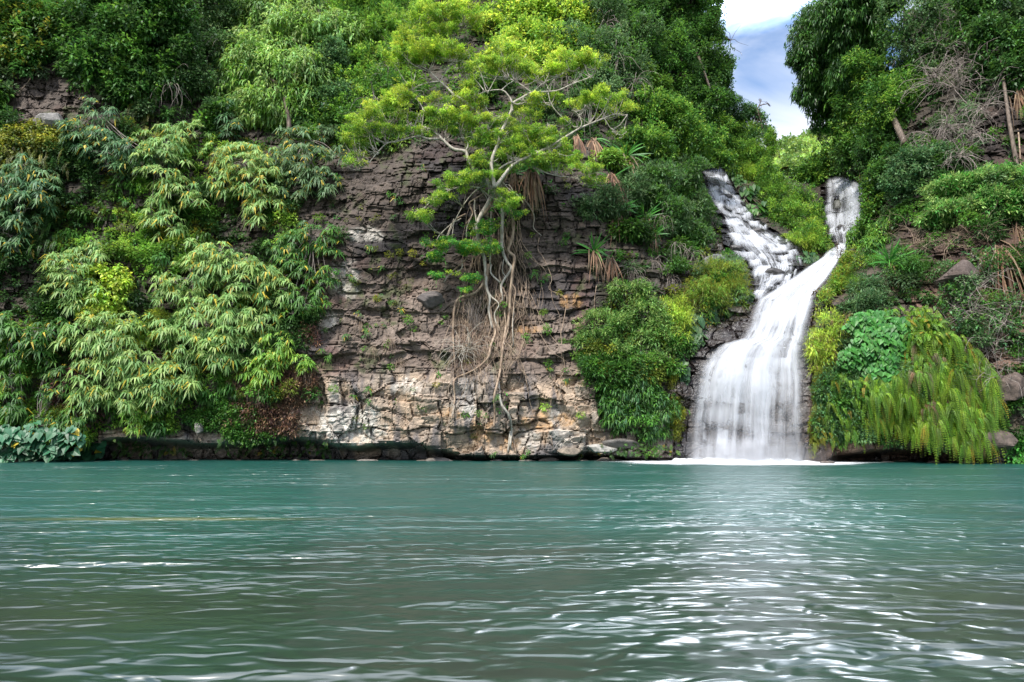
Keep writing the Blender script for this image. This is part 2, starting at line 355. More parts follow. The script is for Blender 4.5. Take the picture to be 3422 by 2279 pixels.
# colours of the stone
tan = np.array([.30, .215, .145]); brn = np.array([.105, .082, .064]); dgrey = np.array([.045, .042, .043]); grey = np.array([.185, .165, .145]); red = np.array([.16, .075, .05])
t = rid[..., None]
fine = fbm(X0 * .7, Z0 * .7, Yb * .2, 55, 5)[..., None]
cu = brn * (1 - t) + np.array([.225, .185, .145]) * t
cu = cu + (dgrey - cu) * sstep(.48, .62, fbm(X0 * .25, Z0 * .3, Yb * 0, 56, 3))[..., None] * .8
cu = cu + (red - cu) * sstep(.55, .68, fbm(X0 * .45, Z0 * .5, Yb * 0 + 3, 57, 4))[..., None] * .3
cl = tan * 1.3 * (1 - t) + grey * 1.15 * t
cl = cl + (np.array([.085, .082, .09]) - cl) * sstep(.5, .64, fbm(X0 * 1.6, Z0 * .35, Yb * 0 + 9, 58, 4))[..., None] * .75
lm = lowm[..., None]
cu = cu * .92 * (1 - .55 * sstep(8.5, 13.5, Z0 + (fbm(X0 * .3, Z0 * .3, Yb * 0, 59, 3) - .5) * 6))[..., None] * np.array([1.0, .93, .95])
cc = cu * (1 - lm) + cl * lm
ms_ = (sstep(.54, .66, fbm(X0 * .7, Z0 * .5, Yb * 0 + 6, 63, 4)) * sstep(.4, .6, fbm(X0 * 3, Z0 * 3, Yb * 0, 64, 3)))[..., None] * (1 - lm)
cc = cc + (np.array([.055, .070, .022]) - cc) * ms_ * .75
cc = cc * (.65 + .7 * fine)
def blob(cx, cy, rx, ry, seed, sc_=.8):
    q = ((gpx - cx) / rx) ** 2 + ((gpy - cy) / ry) ** 2
    s = np.zeros(gpx.shape); k = q < 2.6
    x, z = X0[k], Z0[k]
    s[k] = sstep(1.25, .45, q[k] + (fbm(x * sc_ * 2, z * sc_ * 2, x * 0, seed, 5) - .5) * 2.6) * (.35 + .65 * sstep(.42, .6, fbm(x * 6, z * 4, x * 0, seed + 1, 3)))
    return s[..., None]
white = np.array([.54, .50, .44]); rust = np.array([.48, .26, .09])
for (a, b, c, d, s) in [(1180, 1410, 130, 75, 1), (1070, 1440, 60, 20, 2), (1115, 1310, 22, 45, 3), (1240, 1440, 40, 50, 13), (1150, 935, 60, 60, 4), (1090, 1080, 55, 40, 5), (1230, 780, 70, 25, 6), (1350, 1290, 60, 30, 7), (1560, 1330, 45, 60, 8),
                        (1850, 1400, 26, 70, 9), (1760, 1470, 60, 40, 10), (1900, 1470, 60, 40, 11), (2020, 1500, 60, 25, 12)]:
    cc = cc + (white - cc) * blob(a, b, c, d, 100 + s) * (.85 if s == 1 else .55)
for (a, b, c, d, s) in [(1592, 1440, 20, 45, 1), (1632, 1440, 18, 50, 2), (1700, 1480, 40, 30, 3), (1790, 1410, 60, 35, 4), (1910, 1010, 40, 30, 5), (1895, 1400, 40, 20, 6), (1760, 1100, 60, 12, 7), (1500, 1380, 40, 25, 8), (3350, 1300, 40, 20, 9)]:
    cc = cc + (rust - cc) * blob(a, b, c, d, 140 + s, 1.3) * .5
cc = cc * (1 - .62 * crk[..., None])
wet = np.clip(sstep(150, 20, np.abs(gpx - 2500) - 215) * (gpy > 780), 0, 1) * (gpx > 2180) * (gpx < 2800)
wet = np.maximum(wet, (cas | mainf) * 1.0)
wet = np.maximum(wet, sstep(1500, 1530, gpy) * .8)
cc = cc * (1 - .84 * wet[..., None]) + np.array([.004, .004, .007]) * wet[..., None]
rockm = np.zeros(gpx.shape, bool)
for pl in ROCK: rockm |= inpoly(gpx, gpy, pl)
soil = np.array([.035, .028, .018]) * (.5 + fine)
sm = (~rockm & ~cas & ~mainf)[..., None]
cc = np.where(sm, soil * .8 + cc * .2, cc)
cc = np.where((gpy < -60)[..., None], np.array([.02, .045, .012]) * (.5 + fine), cc)
rr_ = (gpx > 2700)[..., None]
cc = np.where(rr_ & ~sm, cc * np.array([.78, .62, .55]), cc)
nr, nc = gpx.shape
idx = np.arange(nr * nc).reshape(nr, nc)
fa = np.stack([idx[:-1, :-1], idx[:-1, 1:], idx[1:, 1:], idx[1:, :-1]], -1).reshape(-1, 4)
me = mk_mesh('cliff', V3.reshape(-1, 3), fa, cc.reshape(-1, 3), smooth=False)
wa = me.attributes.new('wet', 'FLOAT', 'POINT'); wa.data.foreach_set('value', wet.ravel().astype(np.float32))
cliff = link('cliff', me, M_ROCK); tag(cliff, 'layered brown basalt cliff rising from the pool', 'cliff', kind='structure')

# ------------------------------------------------------------------ ground, water
def simple_mat(name, c, rough=.9):
    m, N, L = new_mat(name); o = N("ShaderNodeOutputMaterial"); p = N("ShaderNodeBsdfPrincipled"); n = N("ShaderNodeTexNoise"); n.inputs['Scale'].default_value = .8; n.inputs['Detail'].default_value = 6
    r = N("ShaderNodeValToRGB"); r.color_ramp.elements[0].color = (*[x * .6 for x in c], 1); r.color_ramp.elements[1].color = (*[x * 1.5 for x in c], 1)
    g = N("ShaderNodeNewGeometry"); L(g.outputs['Position'], n.inputs[0]); L(n.outputs[0], r.inputs[0]); L(r.outputs[0], p.inputs['Base Color']); p.inputs['Roughness'].default_value = rough; L(p.outputs[0], o.inputs[0])
    return m
q = 900
gr = link('ground', mk_mesh('ground', [(-q, -q, -2.2), (q, -q, -2.2), (q, q, -2.2), (-q, q, -2.2)], [(0, 1, 2, 3)]), simple_mat('river_bed', (.09, .08, .04)))
tag(gr, 'dark river bed under the pool', 'ground', kind='structure')

def water_mat():
    m, N, L = new_mat('pool_water')
    o = N("ShaderNodeOutputMaterial"); p = N("ShaderNodeBsdfPrincipled")
    g = N("ShaderNodeNewGeometry"); sp = N("ShaderNodeSeparateXYZ"); L(g.outputs['Position'], sp.inputs[0])
    # body colour: teal far off, olive over the shallow bed near the camera
    mr = N("ShaderNodeMapRange"); mr.inputs[1].default_value = 7; mr.inputs[2].default_value = 22; L(sp.outputs[1], mr.inputs[0])
    nb = N("ShaderNodeTexNoise"); nb.inputs['Scale'].default_value = .22; nb.inputs['Detail'].default_value = 3; L(g.outputs['Position'], nb.inputs[0])
    ad = N("ShaderNodeMath"); ad.operation = 'MULTIPLY_ADD'; ad.inputs[1].default_value = .9; L(nb.outputs[0], ad.inputs[0]); L(mr.outputs[0], ad.inputs[2])
    r = N("ShaderNodeValToRGB"); e = r.color_ramp.elements; e[0].position = .3; e[0].color = (.008, .018, .008, 1); e[1].position = 1.0; e[1].color = (.002, .052, .042, 1)
    e2 = r.color_ramp.elements.new(.62); e2.color = (.002, .026, .017, 1)
    L(ad.outputs[0], r.inputs[0]); # a shallow weedy bar seen through the water
    vv = N("ShaderNodeMapping"); vv.inputs['Location'].default_value = (7.2 / 4.2, -13.9 / .38, 0); vv.inputs['Scale'].default_value = (1 / 4.2, 1 / .38, 0); L(g.outputs['Position'], vv.inputs[0])
    vl = N("ShaderNodeVectorMath"); vl.operation = 'LENGTH'; L(vv.outputs[0], vl.inputs[0]); vm = N("ShaderNodeMapRange"); vm.interpolation_type = 'SMOOTHSTEP'; vm.inputs[1].default_value = 1.1; vm.inputs[2].default_value = .1; vm.inputs[4].default_value = .8; L(vl.outputs['Value'], vm.inputs[0])
    vx = N("ShaderNodeMix"); vx.data_type = 'RGBA'; vx.inputs[7].default_value = (.075, .075, .006, 1); L(vm.outputs[0], vx.inputs[0]); L(r.outputs[0], vx.inputs[6]); L(vx.outputs[2], p.inputs['Base Color'])
    p.inputs['Roughness'].default_value = .30; p.inputs['IOR'].default_value = 1.8; p.inputs['Specular IOR Level'].default_value = .6
    def wave(sx, sy, sc_, det, rot=0, dist=0):
        mp = N("ShaderNodeMapping"); mp.inputs['Scale'].default_value = (sx, sy, 1); mp.inputs['Rotation'].default_value = (0, 0, rot)
        n = N("ShaderNodeTexNoise"); n.inputs['Scale'].default_value = sc_; n.inputs['Detail'].default_value = det; n.inputs['Roughness'].default_value = .5; n.inputs['Distortion'].default_value = dist
        L(g.outputs['Position'], mp.inputs[0]); L(mp.outputs[0], n.inputs[0]); return n
    w1 = wave(.34, .95, 1.0, 1.0, .05, .4); w2 = wave(2.3, 4.8, 1.0, .8, -.05, .6); w3 = wave(.10, .28, 1, 3, .25)
    ms = N("ShaderNodeMapRange"); ms.inputs[1].default_value = .40; ms.inputs[2].default_value = .60; ms.inputs[3].default_value = .36; ms.inputs[4].default_value = 1; L(w3.outputs[0], ms.inputs[0])
    b1 = N("ShaderNodeBump"); b1.inputs['Distance'].default_value = .55; L(ms.outputs[0], b1.inputs['Strength']); L(w1.outputs[0], b1.inputs['Height'])
    b2 = N("ShaderNodeBump"); b2.inputs['Distance'].default_value = .18; L(ms.outputs[0], b2.inputs['Strength']); L(w2.outputs[0], b2.inputs['Height']); L(b1.outputs[0], b2.inputs['Normal'])
    L(b2.outputs[0], p.inputs['Normal']); L(p.outputs[0], o.inputs[0])
    return m
wv = [(-120, -60, 0), (120, -60, 0), (120, 60, 0), (-120, 60, 0)]
wt = link('water', mk_mesh('water', wv, [(0, 1, 2, 3)]), water_mat()); tag(wt, 'teal green pool with silvery ripples', 'water', kind='structure')

# ------------------------------------------------------------------ falling water
def fall_mat(name, lo, hi, fu, fv, amax, seed):
    m, N, L = new_mat(name)
    o = N("ShaderNodeOutputMaterial"); d = N("ShaderNodeBsdfDiffuse"); d.inputs[0].default_value = (.78, .80, .85, 1)
    t = N("ShaderNodeBsdfTranslucent"); t.inputs[0].default_value = (.86, .88, .92, 1); tr = N("ShaderNodeBsdfTransparent")
    m1 = N("ShaderNodeMixShader"); m1.inputs[0].default_value = .4; m2 = N("ShaderNodeMixShader")
    L(d.outputs[0], m1.inputs[1]); L(t.outputs[0], m1.inputs[2]); L(tr.outputs[0], m2.inputs[1]); L(m1.outputs[0], m2.inputs[2])
    uv = N("ShaderNodeUVMap"); mp = N("ShaderNodeMapping"); mp.inputs['Scale'].default_value = (fu, fv, 1); mp.inputs['Location'].default_value = (seed * 3.1, seed * 1.7, seed)
    n = N("ShaderNodeTexNoise"); n.inputs['Scale'].default_value = 1; n.inputs['Detail'].default_value = 3.5; n.inputs['Roughness'].default_value = .5; n.inputs['Distortion'].default_value = .35
    L(uv.outputs[0], mp.inputs[0]); L(mp.outputs[0], n.inputs[0])
    mr = N("ShaderNodeMapRange"); mr.interpolation_type = 'SMOOTHSTEP'; mr.inputs[1].default_value = lo; mr.inputs[2].default_value = hi; mr.inputs[3].default_value = 0; mr.inputs[4].default_value = amax
    at = N("ShaderNodeAttribute"); at.attribute_name = 'body'
    bi = N("ShaderNodeMath"); bi.operation = 'MULTIPLY_ADD'; bi.inputs[1].default_value = .5; bi.inputs[2].default_value = -.24; L(at.outputs['Fac'], bi.inputs[0])
    ad = N("ShaderNodeMath"); ad.operation = 'ADD'; L(n.outputs[0], ad.inputs[0]); L(bi.outputs[0], ad.inputs[1]); L(ad.outputs[0], mr.inputs[0])
    ed = N("ShaderNodeAttribute"); ed.attribute_name = 'edge'
    mu = N("ShaderNodeMath"); mu.operation = 'MULTIPLY'; L(mr.outputs[0], mu.inputs[0]); L(ed.outputs['Fac'], mu.inputs[1]); L(mu.outputs[0], m2.inputs[0]); L(m2.outputs[0], o.inputs[0])
    return m

def sheet(R, off, nu, nv, seed, bodyf, dfun, edge_w=.10, wob=6, name='sheet'):
    v = np.linspace(0, 1, nv); u = np.linspace(0, 1, nu); U, Vv = np.meshgrid(u, v)
    py = R[0, 0] + Vv * (R[-1, 0] - R[0, 0])
    a = np.interp(py, R[:, 0], R[:, 1]); b = np.interp(py, R[:, 0], R[:, 2])
    px = a + (b - a) * U + (fbm(U * 6, Vv * 9, U * 0 + seed, seed, 3) - .5) * wob * 2
    Y = dfun(px, py, U) - off
    lump = (fbm(U * 7, Vv * 3, U * 0, seed + 5, 3) - .5) * .5
    Y = Y - lump
    vert = P(px, py, Y).reshape(-1, 3)
    idx = np.arange(nu * nv).reshape(nv, nu)
    fa = np.stack([idx[:-1, :-1], idx[:-1, 1:], idx[1:, 1:], idx[1:, :-1]], -1).reshape(-1, 4)
    me = mk_mesh(name, vert, fa, uvs=np.stack([U.ravel(), Vv.ravel()], -1), smooth=True)
    ew = edge_w * (1 + 1.5 * fbm(U * 0, Vv * 14, U * 0 + 2, seed + 9, 3))
    e = sstep(0, 1, np.clip(np.minimum(U, 1 - U) / ew, 0, 1)) * sstep(0, .02 if R is FALL_MAIN else .09, Vv + (fbm(U * 7, U * 0, U * 0, seed + 11, 2) - .5) * .06)

    for nm, val in (('edge', e), ('body', bodyf(U, Vv, px, py))):
        at = me.attributes.new(nm, 'FLOAT', 'POINT'); at.data.foreach_set('value', val.ravel().astype(np.float32))
    return me

def smoothD(px, py, U):
    return D(px, py)
def body_main(U, V, px, py):
    b = np.interp(py, [826, 900, 1000, 1100, 1160, 1250, 1350, 1450, 1548], [.85, .8, .7, .66, .90, .76, .54, .46, .64])
    side = np.interp(U + (fbm(V * 5, U * 2, V * 0, 66, 2) - .5) * .2, [0, .12, .35, .55, .78, 1], [.82, 1.0, 1.10, .98, .66, .36])
    k = sstep(1060, 1230, py + (fbm(U * 4, U * 0, V * 0, 67, 3) - .5) * 130); b = b + (fbm(U * 5, V * 13, U * 0, 68, 3) - .5) * .45; return b * (side * k + 1 - k) + .1 * sstep(1500, 1548, py)
root = thing('waterfall', P(2510, 1541, 39.9), 'broad silky white waterfall dropping into the pool', 'waterfall')
root.location.z = 0
for k, (off, fu, fv, lo, hi, am) in enumerate([(.10, 13, .9, .28, .80, .80), (.42, 22, 1.0, .32, .88, .55), (.75, 8, .7, .32, .84, .55)]):
    me = sheet(FALL_MAIN, off, 90, 220, 5 + k, body_main, smoothD, name='veil')
    o = link('veil', me, fall_mat('falling_water', lo, hi, fu, fv, am, k + 1)); o.parent = root; o.matrix_parent_inverse = __import__('mathutils').Matrix.Translation(-Vector(root.location))

def stepY(px, py, U):
    return Drel(px, py) * .15 + D(px, py) * .85 - .42
def body_cas(U, V, px, py):
    ci, cb, ce, c2, d2 = cas_cells(px, py)
    return .60 + .10 * cb + (ci - .5) * .22 + (fbm(U * 6, V * 9, U * 0, 31, 4) - .5) * 1.4
cr = thing('cascade', P(2520, 900, 46), 'grey stepped cascade running down wet ledges, upper of the falls nearest the cliff trees', 'waterfall')
for k, (off, fu, fv, lo, hi, am) in enumerate([(.02, 30, 2.0, .36, .78, .55), (.16, 52, 1.4, .40, .82, .40)]):
    me = sheet(FALL_LEFT, off, 120, 200, 15 + k, body_cas, stepY, edge_w=.16, name='veil')
    o = link('veil', me, fall_mat('cascade_water', lo, hi, fu, fv, am, k + 4)); o.parent = cr; o.matrix_parent_inverse = __import__('mathutils').Matrix.Translation(-Vector(cr.location))
def body_r(U, V, px, py):
    hole = np.exp(-(((px - 2798) / 17.) ** 2 + ((py - 683) / 34.) ** 2))
    return .80 - .9 * hole - .35 * sstep(720, 780, py) + (fbm(U * 8, V * 8, U * 0, 33, 3) - .5) * .5
rr = thing('cascade', P(2810, 780, 52), 'rounded misty white fall spilling over a dark boulder high in the gully', 'waterfall')
for k, (off, fu, fv, lo, hi, am) in enumerate([(.10, 14, 1.5, .34, .80, .6), (.3, 26, 1.4, .40, .86, .4)]):
    me = sheet(FALL_RIGHT, off, 70, 120, 25 + k, body_r, stepY, edge_w=.14, name='veil')
    o = link('veil', me, fall_mat('upper_water', lo, hi, fu, fv, am, k + 7)); o.parent = rr; o.matrix_parent_inverse = __import__('mathutils').Matrix.Translation(-Vector(rr.location))

# small veils dropping from ledge to ledge
def ledge_veils(Rw, nrow, wpx, seed, hole=None, lo_w=.5):
    r = np.random.default_rng(seed); V_, F_, UV, E_, B_ = [], [], [], [], []; n0 = 0; g = 9
    ys = np.linspace(Rw[0, 0] + 6, Rw[-1, 0] - 8, nrow); h = (ys[1] - ys[0])
    for k, y in enumerate(ys):
        a, e = np.interp(y, Rw[:, 0], Rw[:, 1]), np.interp(y, Rw[:, 0], Rw[:, 2]); x = a + r.uniform(0, wpx * .4)
        while x < e - 8:
            wd = wpx * r.uniform(lo_w, 1.5); x1 = min(x + wd, e); yy = y + r.normal() * h * .45; ht = h * r.uniform(.9, 1.9)
            if x1 - x > 8 and r.random() < .86:
                u, v = np.meshgrid(np.linspace(0, 1, g), np.linspace(0, 1, g)); ym = yy + ht
                a2, e2 = np.interp(ym, Rw[:, 0], Rw[:, 1]), np.interp(ym, Rw[:, 0], Rw[:, 2]); sl = ((a2 + e2) - (a + e)) * .5
                spread = 1 + .25 * v
                px = (x + x1) / 2 + (u - .5) * (x1 - x) * spread + sl * .55 * v; py = yy + ht * (v ** 1.5) + (fbm(u * 3, u * 0, u * 0 + k, int(x) % 97, 2) - .5) * h * .7
                Y = D(px, py) - .30 - .40 * np.sqrt(v) * r.uniform(.5, 1.2) + .15 * (2 * u - 1) ** 2
                V_.append(P(px, py, Y).reshape(-1, 3)); idx = np.arange(g * g).reshape(g, g) + n0
                F_.append(np.stack([idx[:-1, :-1], idx[:-1, 1:], idx[1:, 1:], idx[1:, :-1]], -1).reshape(-1, 4)); n0 += g * g
                UV.append(np.stack([(u * (x1 - x) / 90. + r.uniform(0, 9)).ravel(), (v * .12 + r.uniform(0, 9)).ravel()], -1))
                E_.append((sstep(0, .28, np.minimum(u, 1 - u)) * sstep(0, .10, v) * sstep(1, .55, v)).ravel())
                B_.append((.95 - .45 * v + r.normal() * .12 - (0 if hole is None else 1.1 * np.exp(-(((px - hole[0]) / hole[2]) ** 2 + ((py - hole[1]) / hole[3]) ** 2)))).ravel())
            x = x1 + r.uniform(-.15, .35) * wpx
    me = mk_mesh('ledge_veil', np.concatenate(V_), np.concatenate(F_), uvs=np.concatenate(UV), smooth=True)
    for nm, val in (('edge', E_), ('body', B_)):
        at = me.attributes.new(nm, 'FLOAT', 'POINT'); at.data.foreach_set('value', np.concatenate(val).astype(np.float32))
    return me
for rt, Rw, nr_, wp, sd_, hl in ((cr, FALL_LEFT, 22, 46, 41, None), (rr, FALL_RIGHT[:], 9, 44, 42, (2800, 680, 24, 42))):
    me = ledge_veils(Rw, nr_, wp, sd_, hl); me.transform(__import__('mathutils').Matrix.Translation(-Vector(rt.location)))
    o = link('ledge_veil', me, fall_mat('ledge_water', .26, .80, 22, 1.0, .72, sd_)); o.parent = rt

# foam where the fall meets the pool
def foam():
    m, N, L = new_mat('foam')
    o = N("ShaderNodeOutputMaterial"); d = N("ShaderNodeBsdfDiffuse"); d.inputs[0].default_value = (.88, .9, .93, 1); tr = N("ShaderNodeBsdfTransparent"); mm = N("ShaderNodeMixShader")
    e = N("ShaderNodeAttribute"); e.attribute_name = 'edge'; L(e.outputs['Fac'], mm.inputs[0]); L(tr.outputs[0], mm.inputs[1]); L(d.outputs[0], mm.inputs[2]); L(mm.outputs[0], o.inputs[0])
    xs = np.linspace(4.5, 21, 200); ys = np.linspace(32.5, 41.5, 80); Xg, Yg = np.meshgrid(xs, ys)
    q = ((Xg - 13.0) / 7.4) ** 2 + ((Yg - 39.9) / 5.4) ** 2
    al = sstep(1.15, .1, q + (fbm(Xg * .8, Yg * 2.4, Xg * 0, 61, 4) - .5) * 1.1)
    Zg = .02 + .28 * np.exp(-((Yg - 39.9) / .7) ** 2) * (Xg > 9.5) * (Xg < 18.5) * fbm(Xg * 2, Yg, Xg * 0, 63, 3)
    idx = np.arange(Xg.size).reshape(Xg.shape); fa = np.stack([idx[:-1, :-1], idx[:-1, 1:], idx[1:, 1:], idx[1:, :-1]], -1).reshape(-1, 4)
    me = mk_mesh('foam', np.stack([Xg, Yg, Zg], -1).reshape(-1, 3), fa, smooth=True)
    at = me.attributes.new('edge', 'FLOAT', 'POINT'); at.data.foreach_set('value', al.ravel().astype(np.float32))
    ob = link('foam', me, m); tag(ob, 'white foam spreading where the fall hits the pool', 'foam', kind='stuff')
foam()

# ------------------------------------------------------------------ leaf builders
def norm(a):
    return a / (np.linalg.norm(a, axis=-1, keepdims=True) + 1e-9)

class Leaves:
    """collects kite-shaped leaves bent across the middle"""
    def __init__(s): s.v = []; s.f = []; s.c = []; s.n = 0
    def add(s, base, d, up, ln, wd, colr, droop=.0, mid=.45):
        n = len(base)
        if n == 0: return
        d = norm(d); side = norm(np.cross(d, up) + 1e-6); nrm = np.cross(side, d)
        ln = np.broadcast_to(np.asarray(ln, float), (n,))[:, None]; wd = np.broadcast_to(np.asarray(wd, float), (n,))[:, None]
        m = base + d * ln * mid + nrm * ln * .05
        tip = base + d * ln + np.array([0, 0, -1.]) * ln * droop
        v = np.stack([base, m - side * wd * .5, m + side * wd * .5, tip], 1).reshape(-1, 3)
        o = s.n + np.arange(n)[:, None] * 4
        s.f.append(np.concatenate([o + np.array([[0, 1, 2]]), o + np.array([[1, 3, 2]])], 0))
        s.v.append(v); s.c.append(np.repeat(colr, 4, 0)); s.n += 4 * n
    def raw(s, v, f, c):
        s.v.append(v); s.f.append(f + s.n); s.c.append(c); s.n += len(v)
    def mesh(s, name, prune=True):
        v = np.concatenate(s.v); f = np.concatenate(s.f); c = np.clip(np.concatenate(s.c), 0, 1)
        if prune:     # plants keep clear of the running water and of the open gully mouth
            q = v[f[:, 0]] ; Yq = np.maximum(q[:, 1], 1); px = CX + q[:, 0] / Yq * F; py = HY - (q[:, 2] - CAMZ) / Yq * F
            j = hsh(np.floor(q[:, 0] * 3), np.floor(q[:, 1] * 3), np.floor(q[:, 2] * 3), 8) * 22 - 12; j2 = (vnoise(q[:, 0] * .9, q[:, 1] * .6, q[:, 2] * 1.1, 18) - .5) * 80
            k = np.zeros(len(f), bool)
            for R_ in (FALL_MAIN, FALL_LEFT, FALL_RIGHT):
                a = np.interp(py, R_[:, 0], R_[:, 1]); e = np.interp(py, R_[:, 0], R_[:, 2])
                if R_ is FALL_RIGHT: e = e - 22
                k |= (py > R_[0, 0] + j) & (py < R_[-1, 0]) & (px > a - j - 4) & (px < e + j + 4)
            k |= inpoly(px + j * 1.2 + j2, py + j + j2 * .3 * (py < 450), GAP) & (Yq < 75)
            f = f[~k]
            if not len(f): f = f[:0].reshape(0, 3)
        return mk_mesh(name, v, f, c)

PAL = {
 'dark':  [(.020, .055, .014), (.030, .080, .018), (.045, .105, .025)],
 'mid':   [(.045, .125, .018), (.065, .160, .022), (.035, .100, .020)],
 'grey':  [(.070, .130, .050), (.095, .160, .070), (.050, .105, .035)],
 'bright': [(.130, .260, .035), (.180, .300, .040), (.090, .200, .028)],
 'lime':  [(.280, .390, .050), (.340, .420, .055), (.200, .320, .040)],
 'pale':  [(.150, .250, .070), (.200, .300, .085), (.115, .215, .060)],
 'teal':  [(.060, .135, .050), (.090, .175, .065), (.040, .100, .040)],
 'taro':  [(.035, .140, .060), (.045, .170, .080), (.028, .115, .050)],
 'olive': [(.140, .170, .020), (.100, .140, .020), (.190, .200, .025)],
 'fern':  [(.140, .260, .020), (.190, .310, .022), (.095, .210, .020)],
 'fresh': [(.060, .220, .035), (.080, .260, .045), (.045, .180, .030)],
 'dead':  [(.220, .130, .075), (.300, .190, .110), (.130, .080, .050)],
 'wine':  [(.120, .060, .055), (.170, .090, .070), (.080, .045, .045)],
}
def colors(n, pal, r, clump=None, var=.3):
    p = np.array(PAL[pal]); k = r.integers(0, len(p), n) if clump is None else (clump * len(p)).astype(int) % len(p)
    c = p[k] * (1 + (r.random((n, 1)) - .5) * 2 * var)
    c[:, 0] *= 1 + (r.random(n) - .5) * .4
    c = c * (1.0 if pal in ('dead', 'wine') else 1.35)
    return c

def rvec(r, n):
    return norm(r.normal(size=(n, 3)))

def put(o, root):
    o.parent = root; o.matrix_parent_inverse.identity()
    return o

def tube(pts, rad, sides=5, sub=4):
    """smooth tapered tube through pts -> verts, tris"""
    pts = np.asarray(pts, float); rad = np.asarray(rad, float)
    if len(pts) > 2 and sub > 1:
        q = np.vstack([2 * pts[0] - pts[1], pts, 2 * pts[-1] - pts[-2]]); o = []; rr_ = []
        for i in range(1, len(q) - 2):
            for t in np.linspace(0, 1, sub, endpoint=False):
                o.append(.5 * (2 * q[i] + (q[i + 1] - q[i - 1]) * t + (2 * q[i - 1] - 5 * q[i] + 4 * q[i + 1] - q[i + 2]) * t * t + (3 * q[i] - q[i - 1] - 3 * q[i + 1] + q[i + 2]) * t ** 3))
                rr_.append(rad[i - 1] * (1 - t) + rad[i] * t)
        o.append(pts[-1]); rr_.append(rad[-1]); pts = np.array(o); rad = np.array(rr_)
    tg = norm(np.gradient(pts, axis=0)); ref = np.array([.31, -.9, .3]); a = norm(np.cross(tg, ref)); b = np.cross(tg, a)
    an = np.arange(sides) * 2 * math.pi / sides
    v = pts[:, None] + rad[:, None, None] * (np.cos(an)[None, :, None] * a[:, None] + np.sin(an)[None, :, None] * b[:, None])
    n = len(pts); idx = np.arange(n * sides).reshape(n, sides); i2 = np.roll(idx, -1, 1)
    f = np.concatenate([np.stack([idx[:-1], i2[:-1], i2[1:]], -1).reshape(-1, 3), np.stack([idx[:-1], i2[1:], idx[1:]], -1).reshape(-1, 3)])
    cap = [[idx[-1, 0], idx[-1, k], idx[-1, k + 1]] for k in range(1, sides - 1)] + [[idx[0, 0], idx[0, k + 1], idx[0, k]] for k in range(1, sides - 1)]
    return v.reshape(-1, 3), np.concatenate([f, np.array(cap)])

class Wood:
    def __init__(s): s.v = []; s.f = []; s.n = 0
    def add(s, pts, r0, r1, sides=5, sub=4, wig=0, r=None):
        pts = np.array(pts, float)
        if wig and r is not None: pts[1:] = pts[1:] + r.normal(size=pts[1:].shape) * wig
        v, f = tube(pts, np.linspace(r0, r1, len(pts)), sides, sub)
        s.v.append(v); s.f.append(f + s.n); s.n += len(v)
    def mesh(s, name): return mk_mesh(name, np.concatenate(s.v), np.concatenate(s.f), smooth=True)

UP = np.array([0, 0, 1.])
LEAF = {   # length, width, droop, direction down-bias, leaves per m2 of blob
 'oval': (.30, .13, .15, .25, 330), 'fine': (.22, .055, .1, .1, 620), 'long': (.42, .10, .35, .8, 280), 'small': (.21, .10, .1, .2, 480),
 'feather': (.30, .07, .1, .0, 520), 'broad': (.34, .24, .3, .5, 150), 'grass': (.75, .045, .5, -.9, 220)}

_sr = np.random.default_rng(4321)
def blobs3(bl, depth=.75, sink=.35):
    """(x, y, rx, ry[, dY]) in overview units -> centres and radii in metres"""
    o = []
    for b in bl:
        x, y, rx, ry = [t * VS for t in b[:4]]
        y0 = max(y, float(np.interp(x, RIDGE[:, 0], RIDGE[:, 1])))
        Y = float(D(x, min(y0, 1520))) + (b[4] if len(b) > 4 else 0)
        Rx, Rz = rx * Y / F, ry * Y / F
        Ry = min(depth * .5 * (Rx + Rz), 3.2)
        Y -= Ry * sink
        o.append((P(x, y, Y), np.array([Rx, Ry, Rz])))
        if min(Rx, Rz) > .35:      # ragged outline: smaller lobes round the rim
            for t in range(3):
                a = _sr.uniform(0, 2 * math.pi); k = _sr.uniform(.35, .6)
                o.append((o[-1 - t][0] + np.array([math.cos(a) * Rx * 1.0, _sr.uniform(-.5, .2) * Ry, math.sin(a) * Rz * 1.0]), np.array([Rx, Ry, Rz]) * k))
    return o

